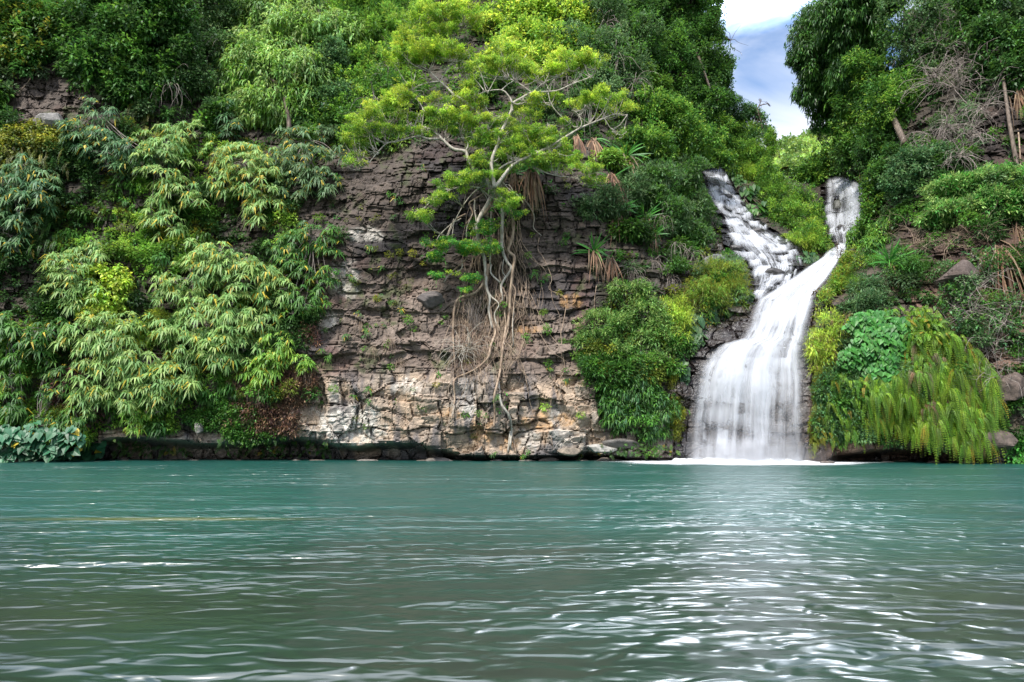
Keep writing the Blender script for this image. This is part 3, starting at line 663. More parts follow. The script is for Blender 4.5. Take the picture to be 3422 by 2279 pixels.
def crown_leaves(L, bl, kind, pal, r, dens=1., size=1., clump_r=.26, flat=1., pal2=None, p2=.15, shell=.55, fill=1.):
    ln, wd, droop, down, pm = LEAF[kind]
    cen_all = []
    for c, R in bl:
        area = math.pi * R[0] * R[2]
        nl = max(30, int(area * pm * dens / size ** 2)); cr = max(.22, clump_r * min(R[0], R[2] * (1.3 if flat < 1 else 1)))
        nc_ = max(5, int(area * 1.5 / (cr * cr) * .8))
        d = rvec(r, nc_); d[:, 1] = -np.abs(d[:, 1]) * np.where(r.random(nc_) < .8, 1, -.6)
        rad = shell + (1.18 - shell) * r.random((nc_, 1)) ** .6
        cen = c + d * rad * R
        k = r.integers(0, nc_, nl)
        off = rvec(r, nl) * (r.random((nl, 1)) ** .45) * cr * (.55 + .9 * hsh(k * 1., k * 0., k * 0., 3))[:, None]; off[:, 2] *= flat
        pos = cen[k] + off
        if fill < 1: pos = pos
        dr = norm(off) * .8 + rvec(r, nl) * .9 + d[k] * .5; dr[:, 2] -= down
        up = UP + rvec(r, nl) * .55
        ct = hsh(k.astype(float), k * 0., k * 0., int(r.integers(1000)))
        co = colors(nl, pal, r, ct) * (.6 + .8 * hsh(k.astype(float) + 9, k * 0., k * 0., 5)[:, None])
        if pal2:
            mk = (hsh(k * 1., k * 0., k * 0., 77) < p2 * .85) ^ (r.random(nl) < p2 * .25); co[mk] = colors(int(mk.sum()), pal2, r)
        s = size * (.65 + .7 * r.random(nl))
        L.add(pos, dr, up, ln * s, wd * s, co, droop)
        cen_all.append(cen)
        # stray shoots breaking the outline
        ns = int(area * .9) + 2; d = rvec(r, ns); d[:, 1] = -np.abs(d[:, 1]) * .6; d = norm(d)
        s0 = c + d * R * .95; gd = norm(d + rvec(r, ns) * .6 + np.array([0, -.1, .25 - down * .8])); gl = (.35 + .75 * r.random(ns)) * min(1, .5 + .4 * min(R[0], R[2]))
        m = 12; t = np.tile(np.linspace(.1, 1, m), ns); kk = np.repeat(np.arange(ns), m)
        ps = s0[kk] + gd[kk] * (gl[kk] * t)[:, None] - np.array([0, 0, .35]) * (gl[kk] * t ** 2)[:, None] + r.normal(size=(ns * m, 3)) * .04
        co = colors(ns * m, pal2 if (pal2 and r.random() < .4) else pal, r, hsh(kk * 1., kk * 0., kk * 0., 7)) * 1.1
        L.add(ps, gd[kk] * .7 + rvec(r, ns * m) * .9 - np.array([0, 0, down]), UP + rvec(r, ns * m) * .5, ln * size * (.6 + .5 * r.random(ns * m)), wd * size, co, droop)
    return np.concatenate(cen_all)

def rosettes(L, bl, pal, r, per_m2=5.5, size=1., nleaf=13, yellow=.06):
    cs = []
    for c, R in bl:
        n = max(3, int(math.pi * R[0] * R[2] * per_m2 / size ** 2))
        d = rvec(r, n * 2); d = d[(d[:, 1] < .35)][:n]; n = len(d)
        cen = c + d * R * (.55 + .45 * np.sqrt(r.random((n, 1))))
        rosette_at(L, cen, norm(d * np.array([.5, .5, .3]) + np.array([0, -.25, .75])), pal, r, size, nleaf, yellow); cs.append(cen)
    return np.concatenate(cs)

def rosette_at(L, cen, ax, pal, r, size=1., nleaf=12, yellow=.06, ln=.42, wd=.085, droop=.5):
    n = len(cen)
    a = norm(np.cross(ax, rvec(r, n))); b = np.cross(ax, a)
    th = (np.arange(nleaf)[None, :] + r.random((n, nleaf)) * .8) * 2 * math.pi / nleaf
    el = .15 + .75 * r.random((n, nleaf)) ** 1.5
    d = (np.cos(th)[..., None] * a[:, None] + np.sin(th)[..., None] * b[:, None]) * np.cos(el)[..., None] + ax[:, None] * np.sin(el)[..., None]
    d = d.reshape(-1, 3); base = np.repeat(cen, nleaf, 0) + d * .02
    sz = np.repeat(size * (.55 + .8 * r.random(n)), nleaf) * (.75 + .5 * r.random(n * nleaf))
    ct = np.repeat(r.random(n), nleaf)
    co = colors(n * nleaf, pal, r, ct, .22)
    ye = r.random(n * nleaf) < yellow; co[ye] = np.array([.55, .42, .04]) * (.6 + .5 * r.random((int(ye.sum()), 1)))
    L.add(base, d, np.repeat(ax, nleaf, 0), ln * sz, wd * sz, co, droop + .3 * r.random(1)[0])

def limbs(W, start, targets, r, r0, r1=.012, n=14, sag=.0):
    t = targets[r.choice(len(targets), min(n, len(targets)), replace=False)]
    for q in t:
        m = start + (q - start) * .5 + r.normal(size=3) * .12 * np.linalg.norm(q - start); m[2] += sag
        W.add([start, start + (m - start) * .5 + r.normal(size=3) * .1, m, q], r0, r1, 4, 3)

SEED = [100]
def plant(name, cat, label, bl, leaf='oval', pal='mid', group=None, dens=1., size=1., flat=1., pal2=None, p2=.15, bark=None, depth=.75, sink=.35, trunk=None,
          tr=None, nl=14, clump_r=.26, mat=None, shell=.55, per=5.5, yellow=.06, nleaf=13, limb_r=.03):
    SEED[0] += 1; r = np.random.default_rng(SEED[0]); B = blobs3(bl, depth, sink)
    if tr is None: tr = .11 if 'tree' in name else .035
    Lf = Leaves()
    if leaf == 'rosette': cen = rosettes(Lf, B, pal, r, per, size, nleaf, yellow)
    else: cen = crown_leaves(Lf, B, leaf, pal, r, dens, size, clump_r, flat, pal2, p2, shell)
    W = Wood()
    if trunk is None:
        x = np.mean([b[0] for b in bl]) * VS; y = max(b[1] + b[3] * .6 for b in bl) * VS
        y0 = max(y, float(np.interp(x, RIDGE[:, 0], RIDGE[:, 1]))); Y = float(Drel(x, min(y0, 1500)))
        base = P(x, y, Y + .1)
        main = [base, base * .5 + B[0][0] * .5 + r.normal(size=3) * .1, B[0][0]]
    else:
        main = [P(x * VS, y * VS, D(x * VS, min(y * VS, 1500)) + dy) for x, y, dy in trunk]; base = main[0]
    W.add(main, tr, tr * .6, 6, 4)
    for c, R in B: W.add([main[-1], (main[-1] + c) / 2 + r.normal(size=3) * .15, c], tr * .6, tr * .3, 5, 3)
    lm_ = []
    for i, (c, R) in enumerate(B):
        limbs2 = Wood()
        sub = cen[np.linalg.norm((cen - c) / R, axis=1) < 1.15]
        if len(sub): limbs(limbs2, c, sub, r, limb_r, .008, max(4, nl // len(B))); lm_.append(('branch', limbs2.mesh('twigs'), bark or M_BARK))
    root = thing(name, base, label, cat, group)
    for nm, me, m in (('trunk' if 'tree' in name else 'stem', W.mesh('wood'), bark or M_BARK), *lm_,
                      ('crown' if 'tree' in name else 'foliage', Lf.mesh('leaves'), mat or M_LEAF)):
        if me is None: continue
        me.transform(__import__('mathutils').Matrix.Translation(-Vector(base)))
        put(link(nm, me, m), root)
    return root

# ------------------------------------------------------------------ more builders
Mt = __import__('mathutils').Matrix
def finish(root, items):
    """move world-space meshes under the thing's base"""
    for nm, me, m in items:
        if me is None: continue
        me.transform(Mt.Translation(-Vector(root.location)))
        put(link(nm, me, m), root)
    return root

def surf(x, y, lift=0.):
    """point on the rock seen at overview position x, y"""
    return P(x * VS, y * VS, float(Drel(x * VS, y * VS)) - lift)

def strips(L, base, d, ln, wd, droop, colr, segs=4, fold=.0):
    n = len(base); d = norm(d); t = np.linspace(0, 1, segs + 1)
    ln = np.broadcast_to(np.asarray(ln, float), (n,)); wd = np.broadcast_to(np.asarray(wd, float), (n,)); droop = np.broadcast_to(np.asarray(droop, float), (n,))
    c = base[:, None] + d[:, None] * (ln[:, None] * t)[..., None] + np.array([0, 0, -1.]) * ((ln * droop)[:, None] * t ** 2)[..., None]
    tg = norm(np.gradient(c, axis=1)); side = norm(np.cross(tg, np.array([.1, -1., .25])) + 1e-6)
    wt_ = np.sin(np.clip(.12 + t * .95, 0, 1) * math.pi) ** .7 * wd[:, None] * .5
    v = np.stack([c - side * wt_[..., None], c + side * wt_[..., None]], 2).reshape(n, -1, 3)
    k = (segs + 1) * 2; f1 = []
    for s in range(segs): f1 += [[2 * s, 2 * s + 1, 2 * s + 3], [2 * s, 2 * s + 3, 2 * s + 2]]
    f = (np.arange(n)[:, None, None] * k + np.array(f1)[None]).reshape(-1, 3)
    L.raw(v.reshape(-1, 3), f, np.repeat(colr, k, 0))

def fronds(L, base, d, ln, droop, pal, r, pairs=18, pw=.11, yellow=.0):
    """fern fronds: arching midrib with two rows of leaflets"""
    n = len(base); d = norm(d); t = np.linspace(.08, 1, pairs)
    ln = np.broadcast_to(np.asarray(ln, float), (n,)); droop = np.broadcast_to(np.asarray(droop, float), (n,))
    c = base[:, None] + d[:, None] * (ln[:, None] * (t - .25 * t ** 2 * np.minimum(droop, 1)[:, None]))[..., None] + np.array([0, 0, -1.]) * ((ln * droop)[:, None] * t ** 2)[..., None]
    tg = norm(np.gradient(c, axis=1)); side = norm(np.cross(tg, np.array([0, -1., .3]) + r.normal(size=(n, 1, 3)) * .35) + 1e-6)
    w_ = pw * np.sin(np.clip(.25 + .72 * t, 0, 1) * math.pi) ** .6 * (ln[:, None] / np.mean(ln)) ** .5
    ct = r.random(n); co = colors(n, pal, r, ct, .5) * .72
    if yellow: k = r.random(n) < yellow; co[k] = np.array([.34, .26, .03])
    for s in (-1, 1):
        dd = norm(side * s + tg * .35 + r.normal(size=tg.shape) * .12)
        m = (n, pairs)
        L.add(c.reshape(-1, 3), dd.reshape(-1, 3), np.cross(side, tg).reshape(-1, 3) * s, (w_ * (.85 + .3 * r.random(m))).ravel(), np.repeat(ln / pairs * 1.05, pairs), np.repeat(co, pairs, 0) * (.85 + .3 * r.random((n * pairs, 1))), .25)
    strips(L, base, d, ln * .98, .018, droop, co * .6, 4)

HEART = np.array([(0, 0), (-.30, -.22), (-.50, .02), (-.44, .35), (-.22, .68), (0, 1.0), (.22, .68), (.44, .35), (.50, .02), (.30, -.22)])
def hearts(L, cen, d, nrm, size, colr, fold=.12):
    n = len(cen); d = norm(d); s = norm(np.cross(d, nrm)); u = np.cross(s, d); size = np.broadcast_to(np.asarray(size, float), (n,))
    h = HEART; z = fold * np.abs(h[:, 0]) - .10 * h[:, 1] ** 2
    v = cen[:, None] + size[:, None, None] * (s[:, None] * h[None, :, 0:1] + d[:, None] * h[None, :, 1:2] + u[:, None] * z[None, :, None])
    f1 = [[0, 1, 2], [0, 2, 3], [0, 3, 4], [0, 4, 5], [0, 5, 6], [0, 6, 7], [0, 7, 8], [0, 8, 9]]
    f = (np.arange(n)[:, None, None] * 10 + np.array(f1)[None]).reshape(-1, 3)
    L.raw(v.reshape(-1, 3), f, np.repeat(colr, 10, 0))

# ------------------------------------------------------------------ ground cover on the slopes
def cover(name, label, box, zones, seed, lift=1.0, size=1., per=1., bright=1., rk=.03):
    """clumps of leaves standing on the slope inside box (photograph pixels)"""
    r = np.random.default_rng(seed); x0, x1, y0, y1 = box
    def ok(px, py):
        n = len(px); k = py > np.interp(px, RIDGE[:, 0], RIDGE[:, 1]) + 2
        rock = np.zeros(n, bool)
        for pl in ROCK: rock |= inpoly(px, py, pl)
        k &= (~rock) | (r.random(n) < rk)
        for R in (FALL_MAIN, FALL_LEFT, FALL_RIGHT): k &= ~in_fall(px, py, R, 16 if R is FALL_MAIN else 30)
        return k & (py < np.interp(px, LIP[:, 0], LIP[:, 1]) - 6)
    area = (x1 - x0) * (y1 - y0) * (43 / F) ** 2; nc_ = int(area * 3.2 * per)
    px = r.uniform(x0, x1, nc_); py = r.uniform(y0, y1, nc_); k = ok(px, py); px, py = px[k], py[k]; nc_ = len(px)
    base = P(px, py, Drel(px, py)); X, Z = base[:, 0], base[:, 2]
    h = fbm(X * .5, Z * .7, X * 0 + 1, seed, 3); rad = (.28 + .55 * sstep(.35, .7, h) * r.random(nc_) ** .6) * (lift ** .5)
    cen = base + np.stack([r.normal(size=nc_) * .1, -rad * .55 - lift * .5 * sstep(.45, .75, h), r.normal(size=nc_) * .1], -1)
    zn = fbm(X * .3, Z * .4, X * 0 + 7, seed + 20, 3) + r.normal(size=nc_) * .04; zi = np.clip((sstep(.3, .7, zn) * len(zones)).astype(int), 0, len(zones) - 1)
    br = (.55 + .9 * r.random(nc_)) * bright
    Lf = Leaves()
    for i, (kind, pal) in enumerate(zones):
        m = np.where(zi == i)[0]
        if not len(m): continue
        ln, wd, droop, down, pm = LEAF[kind]
        rep = np.maximum(8, (math.pi * rad[m] ** 2 * pm * .42 / size ** 2)).astype(int); m2 = np.repeat(m, rep); q = len(m2)
        off = rvec(r, q) * (r.random((q, 1)) ** .4) * rad[m2][:, None] * np.array([1.1, .8, .8])
        dr = norm(off) + rvec(r, q) * .7 + np.array([0, -.4, -down]); s = size * (.6 + .8 * r.random(q))
        co = colors(q, pal, r, r.random(nc_)[m2]) * br[m2][:, None]
        Lf.add(cen[m2] + off, dr, UP + rvec(r, q) * .6, ln * s, wd * s, co, droop)
    o = link(name, Lf.mesh(name), M_LEAF); tag(o, label, 'undergrowth', kind='stuff')

cover('undergrowth', 'dark tangled creepers and ferns clothing the left wall', (-150, 1080, 420, 1500), [('small', 'dark'), ('oval', 'dark'), ('small', 'mid'), ('fine', 'olive'), ('long', 'mid'), ('small', 'bright')], 301, .5, .85, 1.5, .95)
cover('creeper', 'scattered small creepers on the bare central rock', (1090, 1940, 600, 1450), [('small', 'mid'), ('fine', 'bright'), ('small', 'fresh'), ('fine', 'olive')], 311, .12, .62, .9, 1.1, .16)
cover('undergrowth', 'dim woodland cover on the slope above the left wall', (-150, 1010, -150, 420), [('oval', 'dark'), ('small', 'dark'), ('small', 'grey'), ('oval', 'mid')], 302, .8, 1., 1., .9)
cover('undergrowth', 'mixed green scrub on the slope above the bare rock', (1010, 2600, -150, 800), [('oval', 'mid'), ('small', 'grey'), ('small', 'mid'), ('fine', 'mid'), ('small', 'grey'), ('oval', 'bright')], 303, .8, 1., 1., .72)
cover('undergrowth', 'low scrub beside the foot of the white fall', (1900, 2420, 800, 1530), [('small', 'mid'), ('fine', 'grey'), ('small', 'olive'), ('fine', 'mid')], 304, .6)
cover('undergrowth', 'bright sunlit grass and herbs in the gully between the cascades', (2420, 2960, 440, 1010), [('fine', 'bright'), ('grass', 'bright'), ('small', 'mid'), ('small', 'bright'), ('grass', 'mid'), ('fine', 'fresh'), ('small', 'grey')], 305, .5, .8, 1.1, .9)
cover('undergrowth', 'dusky scrub on the right wall', (2700, 3560, 1010, 1530), [('small', 'grey'), ('fine', 'dark'), ('small', 'mid'), ('fine', 'teal'), ('small', 'mid')], 306, .5, .8, 1., 1., .22)
cover('undergrowth', 'dark leafy slope above the right wall', (2960, 3560, -150, 1010), [('small', 'grey'), ('fine', 'mid'), ('small', 'dark'), ('oval', 'dark'), ('small', 'mid')], 307, .9, .95, 1., 1., .3)

# ------------------------------------------------------------------ far hill behind the gully
def hill():
    def hz(x, y):
        top = np.interp(x * 170 / np.maximum(y, 1), [40, 62, 70, 78, 86, 96, 140], [60, 64, 72, 73.5, 77, 80, 84])
        return 34 + (top - 34) * sstep(85, 172, y) ** 1.1 + (fbm(x * .12, y * .12, x * 0, 91, 4) - .5) * 4
    xs = np.linspace(20, 160, 160); ys = np.linspace(85, 200, 60); X, Y = np.meshgrid(xs, ys); Z = hz(X, Y)
    idx = np.arange(X.size).reshape(X.shape); fa = np.stack([idx[:-1, :-1], idx[:-1, 1:], idx[1:, 1:], idx[1:, :-1]], -1).reshape(-1, 4)
    o = link('hill', mk_mesh('hill', np.stack([X, Y, Z], -1).reshape(-1, 3), fa, smooth=True), simple_mat('hill_grass', (.11, .15, .04))); tag(o, 'pale green hillside beyond the gully', 'hill', kind='structure')
    r = np.random.default_rng(92); n = 90000; x = r.uniform(30, 120, n); y = r.uniform(90, 190, n)
    zz = hz(x, y)
    h = vnoise(x * .35, y * .2, x * 0, 93); off = 2.6 * sstep(.45, .8, h)
    pos = np.stack([x, y, zz + off * r.random(n) ** .5], -1); Lf = Leaves()
    co = colors(n, 'pale', r, h) * np.where(h > .55, .55, 1.15)[:, None] * np.array([1.1, 1.1, .8])
    Lf.add(pos, rvec(r, n), UP + rvec(r, n) * .5, .7 + .5 * r.random(n), .45, co, .1)
    o = link('hill_woods', Lf.mesh('hill_woods', False), M_LEAF); tag(o, 'scattered pale woods on the far hillside', 'woods', kind='stuff')
hill()

# ------------------------------------------------------------------ trees and shrubs, overview units
TRL = 'trees on the slope left of the bare rock'
plant('broadleaf_tree', 'tree', 'dense dark green tree at the top of the left wall, over the bare stone', [(270, 40, 110, 90), (330, 130, 100, 80), (240, 150, 75, 60), (300, 205, 60, 40), (200, 30, 60, 60)], 'oval', 'mid', dens=1.1, pal2='dark', p2=.4)
plant('broadleaf_tree', 'tree', 'sparse mid green tree in the top left corner of the view', [(40, 30, 80, 60), (90, 90, 60, 50), (30, 120, 50, 35)], 'oval', 'mid', dens=.7, pal2='olive', p2=.3)
plant('vine_hung_tree', 'tree', 'thin dark tree hung with bare vines between the two dense crowns at top left', [(440, 40, 80, 70), (480, 130, 60, 60), (420, 180, 50, 60), (540, 80, 50, 70)], 'small', 'dark', dens=.7, pal2='grey', p2=.5, nl=30)
plant('willow_leaved_tree', 'tree', 'large pale green tree with long wind-blown leaves and a bright domed top', [(630, 60, 90, 75), (690, 110, 100, 70), (590, 150, 80, 60), (660, 190, 100, 60), (560, 200, 60, 40), (620, 245, 80, 35), (700, 240, 50, 40), (600, 10, 60, 40)],
      'long', 'pale', dens=1.15, pal2='bright', p2=.35, trunk=[(655, 335, 0), (665, 290, -1), (650, 200, -2)], tr=.2)
plant('small_leaved_tree', 'tree', 'blue-green dark small-leaved tree tucked behind the pale wind-blown one', [(750, 180, 50, 60), (770, 240, 50, 40), (740, 115, 35, 40)], 'small', 'teal', dens=1., pal2='dark', p2=.4)
plant('feathery_tree', 'tree', 'soft bright green feathery tree on the skyline right of the pale wind-blown tree', [(830, 40, 80, 60), (890, 90, 60, 60), (800, 110, 50, 45), (870, 150, 50, 40), (940, 40, 40, 50)], 'feather', 'bright', dens=1.1, pal2='mid', p2=.45)
plant('leafy_shrub', 'shrub', 'fresh green rounded shrub above the dark rock overhang', [(800, 190, 50, 30), (840, 235, 60, 35), (760, 260, 40, 25), (870, 200, 30, 30)], 'small', 'bright', dens=.8, pal2='mid', p2=.5)
plant('vine_hung_tree', 'tree', 'wiry shrub full of brown stems under the feathery tree', [(900, 230, 50, 50), (860, 300, 60, 40)], 'small', 'mid', dens=.35, nl=60, bark=M_TWIG)
plant('olive_topped_tree', 'tree', 'yellow-green tree with lit tufts behind the white-limbed fig', [(1180, 60, 70, 50), (1230, 110, 80, 50), (1160, 130, 40, 40), (1300, 60, 60, 50), (1260, 150, 60, 30)], 'oval', 'lime', dens=.8, pal2='bright', p2=.5)
plant('greyish_tree', 'tree', 'grey-green fine-leaved tree laced with thin bare stems', [(1370, 50, 70, 70), (1340, 140, 70, 60), (1410, 170, 70, 60), (1370, 220, 60, 50), (1440, 110, 50, 60)], 'small', 'grey', dens=1., pal2='mid', p2=.35, nl=40, bark=M_TWIG)
plant('columnar_tree', 'tree', 'tall dark evergreen column whose edge meets the sky', [(1560, 40, 90, 90), (1600, 120, 75, 80), (1540, 160, 70, 70), (1610, 200, 60, 60), (1570, 260, 70, 50), (1500, 60, 50, 80), (1625, 30, 35, 60)], 'small', 'mid', dens=1.2, pal2='dark', p2=.55, tr=.25)
plant('ragged_tree', 'tree', 'ragged dark conifer-like tree on the skyline at the foot of the tall column', [(1670, 240, 30, 60), (1655, 190, 18, 50), (1680, 290, 40, 40)], 'fine', 'teal', dens=1., pal2='dark', p2=.4)
plant('skyline_tree', 'tree', 'small loose tree standing against the cloud at the gully mouth', [(1740, 250, 28, 22), (1725, 290, 36, 28), (1745, 330, 30, 28)], 'small', 'teal', dens=.8, pal2='mid', p2=.5)
plant('leafy_shrub', 'shrub', 'glossy mid green bush spreading above the yucca skirts', [(1470, 250, 70, 40), (1530, 300, 90, 50), (1600, 330, 70, 50), (1580, 380, 70, 40), (1480, 330, 60, 40)], 'small', 'mid', dens=1., pal2='bright', p2=.45)
plant('leafy_shrub', 'shrub', 'sunlit yellow-green bush over the lip of the stepped cascade', [(1680, 330, 50, 35), (1700, 370, 50, 35), (1740, 390, 40, 40), (1650, 370, 40, 30), (1770, 345, 25, 30)], 'fine', 'bright', dens=1.1, pal2='mid', p2=.35)
plant('feathery_shrub', 'shrub', 'blurred blue-green bush leaning over the left edge of the cascade', [(1540, 430, 60, 50), (1575, 490, 45, 45), (1515, 500, 55, 50), (1490, 440, 50, 40), (1580, 540, 35, 30)], 'feather', 'grey', dens=1.2, pal2='mid', p2=.45)
plant('feathery_shrub', 'shrub', 'pale feathery bush just under the yellow-green fronded bush of the fall bank', [(1400, 470, 40, 25), (1440, 440, 40, 30), (1360, 480, 25, 20)], 'feather', 'grey', dens=1.)
plant('feathery_shrub', 'shrub', 'light grey-green wind-blurred bush on the rock left of the fall', [(1385, 750, 50, 34), (1348, 800, 22, 24), (1415, 805, 40, 24)], 'feather', 'pale', dens=.9, size=.8, pal2='mid', p2=.3, bark=M_TWIG)
plant('leafy_shrub', 'shrub', 'mixed green bush in the middle of the fall bank', [(1480, 715, 42, 26), (1515, 775, 40, 34), (1445, 675, 38, 22), (1480, 835, 44, 26)], 'feather', 'pale', dens=.9, size=.8, pal2='mid', p2=.3, nl=30, bark=M_TWIG)
plant('weeping_shrub', 'shrub', 'dark drooping narrow-leaved bush hanging low above the pool left of the fall', [(1470, 900, 46, 26), (1512, 938, 42, 30), (1432, 955, 42, 24), (1488, 985, 36, 20), (1395, 930, 24, 20)], 'long', 'mid', dens=.8, size=.7, pal2='teal', p2=.4)
plant('feathery_shrub', 'shrub', 'low spray of blurred leaves over the ledge edge at the rock centre right', [(1385, 860, 40, 30), (1440, 840, 40, 30)], 'feather', 'mid', dens=.9)
plant('grass_tuft', 'grass', 'yellow-brown tussock grass on the bank above the elephant ears', [(1650, 640, 55, 40), (1620, 690, 50, 35), (1690, 680, 30, 40)], 'grass', 'olive', dens=.9, size=.6, pal2='bright', p2=.4)
plant('grass_tuft', 'grass', 'yellow grass clump hanging in the bush left of the white fall', [(1555, 760, 28, 45), (1545, 720, 20, 30)], 'grass', 'lime', dens=1., size=.6)
plant('grass_tuft', 'grass', 'bright yellow-green grass on the point between the two streams', [(1835, 560, 42, 22), (1860, 540, 26, 22)], 'grass', 'lime', dens=1.1, size=.5, pal2='bright', p2=.4)
plant('grass_tuft', 'grass', 'sunlit grass bank over the head of the stepped cascade', [(1690, 395, 34, 16), (1730, 405, 30, 16)], 'grass', 'lime', dens=1.1, size=.5, pal2='bright', p2=.5)
plant('fern_shrub', 'shrub', 'bright green mixed scrub filling the gully beside the stepped cascade', [(1800, 460, 45, 40), (1830, 510, 50, 40), (1860, 560, 50, 30), (1770, 430, 30, 40), (1880, 520, 22, 45)], 'fine', 'bright', dens=1., pal2='mid', p2=.5)
plant('leafy_shrub', 'shrub', 'dark glossy bush above the brown boulder in the gully', [(1880, 360, 40, 35), (1850, 390, 30, 25), (1900, 400, 40, 25), (1920, 350, 40, 25)], 'small', 'mid', dens=1., pal2='bright', p2=.3)
plant('reed_clump', 'reeds', 'tall reed blades rising against the far hill', [(1880, 320, 20, 25), (1920, 330, 30, 20), (1905, 300, 15, 20)], 'grass', 'fresh', dens=.5)
plant('mango_tree', 'tree', 'dark overhanging tree with drooping leaves framing the right side of the sky', [(1900, 60, 70, 50), (1860, 110, 55, 50), (1930, 130, 70, 60), (1860, 180, 50, 50), (1900, 220, 55, 45), (1960, 60, 60, 60), (1890, 270, 30, 28), (1980, 180, 50, 50), (1845, 50, 30, 25), (1990, 10, 50, 40)],
      'long', 'dark', dens=1.25, size=.9, pal2='mid', p2=.45, trunk=[(2080, 330, -1), (2040, 250, -2), (1980, 180, -2.5), (1930, 140, -2.5)], tr=.22, depth=.8, sink=.9, mat=M_GLOSSY)
plant('greyish_tree', 'tree', 'loose grey-green tree behind the leafless shrub at upper right', [(2080, 30, 60, 55), (2140, 70, 60, 55), (2080, 110, 55, 45), (2190, 30, 55, 50), (2200, 100, 45, 45), (2130, 170, 45, 40)], 'small', 'grey', dens=.75, pal2='mid', p2=.3, bark=M_TWIG, nl=40)
plant('leafy_shrub', 'shrub', 'lighter green bush under the dark overhanging tree', [(2010, 180, 60, 40), (1980, 240, 60, 50), (2040, 250, 60, 60), (1990, 310, 50, 40), (2070, 200, 40, 40)], 'small', 'mid', dens=1., pal2='bright', p2=.35, sink=.6)
plant('leafy_shrub', 'shrub', 'shadowed bush right of the rounded misty fall', [(1980, 370, 45, 40), (2030, 340, 50, 40), (2010, 420, 40, 40), (2050, 400, 40, 40), (2000, 480, 30, 45)], 'small', 'dark', dens=1., pal2='mid', p2=.45)
plant('leafy_shrub', 'shrub', 'leaf spray overlapping the right edge of the rounded misty fall', [(1998, 450, 16, 26, -2), (1985, 500, 16, 20, -2), (2005, 410, 16, 20, -2)], 'small', 'mid', dens=1., pal2='bright', p2=.4)
plant('leafy_shrub', 'shrub', 'teal green bush on the dark wall under the bare twigs', [(2110, 400, 60, 35), (2150, 370, 50, 30), (2080, 440, 40, 30)], 'small', 'teal', dens=1., pal2='grey', p2=.4)
plant('broadleaf_tree', 'tree', 'heavy dark crown in the top right corner above the tall yucca stem', [(2290, 40, 75, 60), (2320, 110, 70, 50), (2250, 90, 45, 55), (2340, 170, 50, 40), (2280, 150, 45, 35), (2240, 30, 30, 40)], 'oval', 'dark', dens=1.3, pal2='mid', p2=.35, depth=.9,
      trunk=[(2345, 420, 0), (2320, 280, -1), (2300, 130, -1.5)], tr=.14, mat=M_GLOSSY)
plant('feathery_shrub', 'shrub', 'light green acacia-like bush spreading from the right edge', [(2180, 440, 50, 25), (2250, 430, 60, 30), (2320, 420, 50, 30), (2200, 490, 50, 25), (2290, 480, 60, 30), (2340, 470, 30, 30), (2150, 510, 30, 20)], 'feather', 'pale', dens=1.1, pal2='fresh', p2=.35, flat=.55, bark=M_TWIG)
plant('leafy_shrub', 'shrub', 'long-leaved green bush at the right lip of the stream', [(1980, 540, 35, 25), (2010, 570, 35, 25), (1965, 560, 20, 25), (2030, 530, 30, 25)], 'long', 'mid', dens=1., size=.7, pal2='bright', p2=.4)
plant('leafy_shrub', 'shrub', 'thin grassy scrub on the right bank of the main fall', [(1950, 620, 30, 40), (1910, 660, 30, 40), (1885, 700, 25, 35), (1940, 580, 25, 25)], 'fine', 'olive', dens=.9, pal2='bright', p2=.5)
plant('bluish_shrub', 'shrub', 'powdery blue-green small-leaved shrub on the red rock', [(1980, 680, 35, 30), (2010, 700, 25, 25), (1975, 715, 30, 20)], 'fine', 'teal', dens=1., pal2='grey', p2=.5)
plant('climbing_creeper', 'creeper', 'fine dark creeper down the wet wall right of the fall', [(1930, 880, 45, 40), (1935, 940, 50, 50), (1915, 990, 40, 35), (1955, 900, 25, 40)], 'fine', 'teal', dens=1.1, pal2='mid', p2=.4, depth=.4)
plant('grass_tuft', 'grass', 'yellow-green grass hanging beside the heart-leaved bush', [(1900, 770, 35, 45), (1890, 820, 25, 35)], 'grass', 'lime', dens=1., size=.6, pal2='dead', p2=.2)
plant('moss_cushion', 'moss', 'yellow moss strip edging the right side of the fall', [(1880, 930, 14, 50), (1875, 1000, 20, 35), (1895, 840, 12, 40)], 'fine', 'olive', dens=1.6, size=.6, depth=.3)
plant('moss_cushion', 'moss', 'yellow moss column left of the fall foot', [(1555, 960, 13, 45), (1545, 890, 10, 30)], 'fine', 'olive', dens=1.6, size=.6, depth=.3)
plant('leafy_shrub', 'shrub', 'thin twiggy bush sprawling over the red rock at the right edge', [(2190, 700, 40, 30), (2250, 740, 50, 30), (2320, 700, 40, 30), (2300, 770, 50, 30), (2210, 640, 30, 25), (2260, 600, 30, 25)], 'small', 'teal', dens=.35, pal2='mid', p2=.5, nl=60, bark=M_TWIG)
plant('leafy_shrub', 'shrub', 'small green plant at the water edge in the right corner', [(2335, 1030, 25, 28)], 'broad', 'fresh', dens=.8, size=.5)

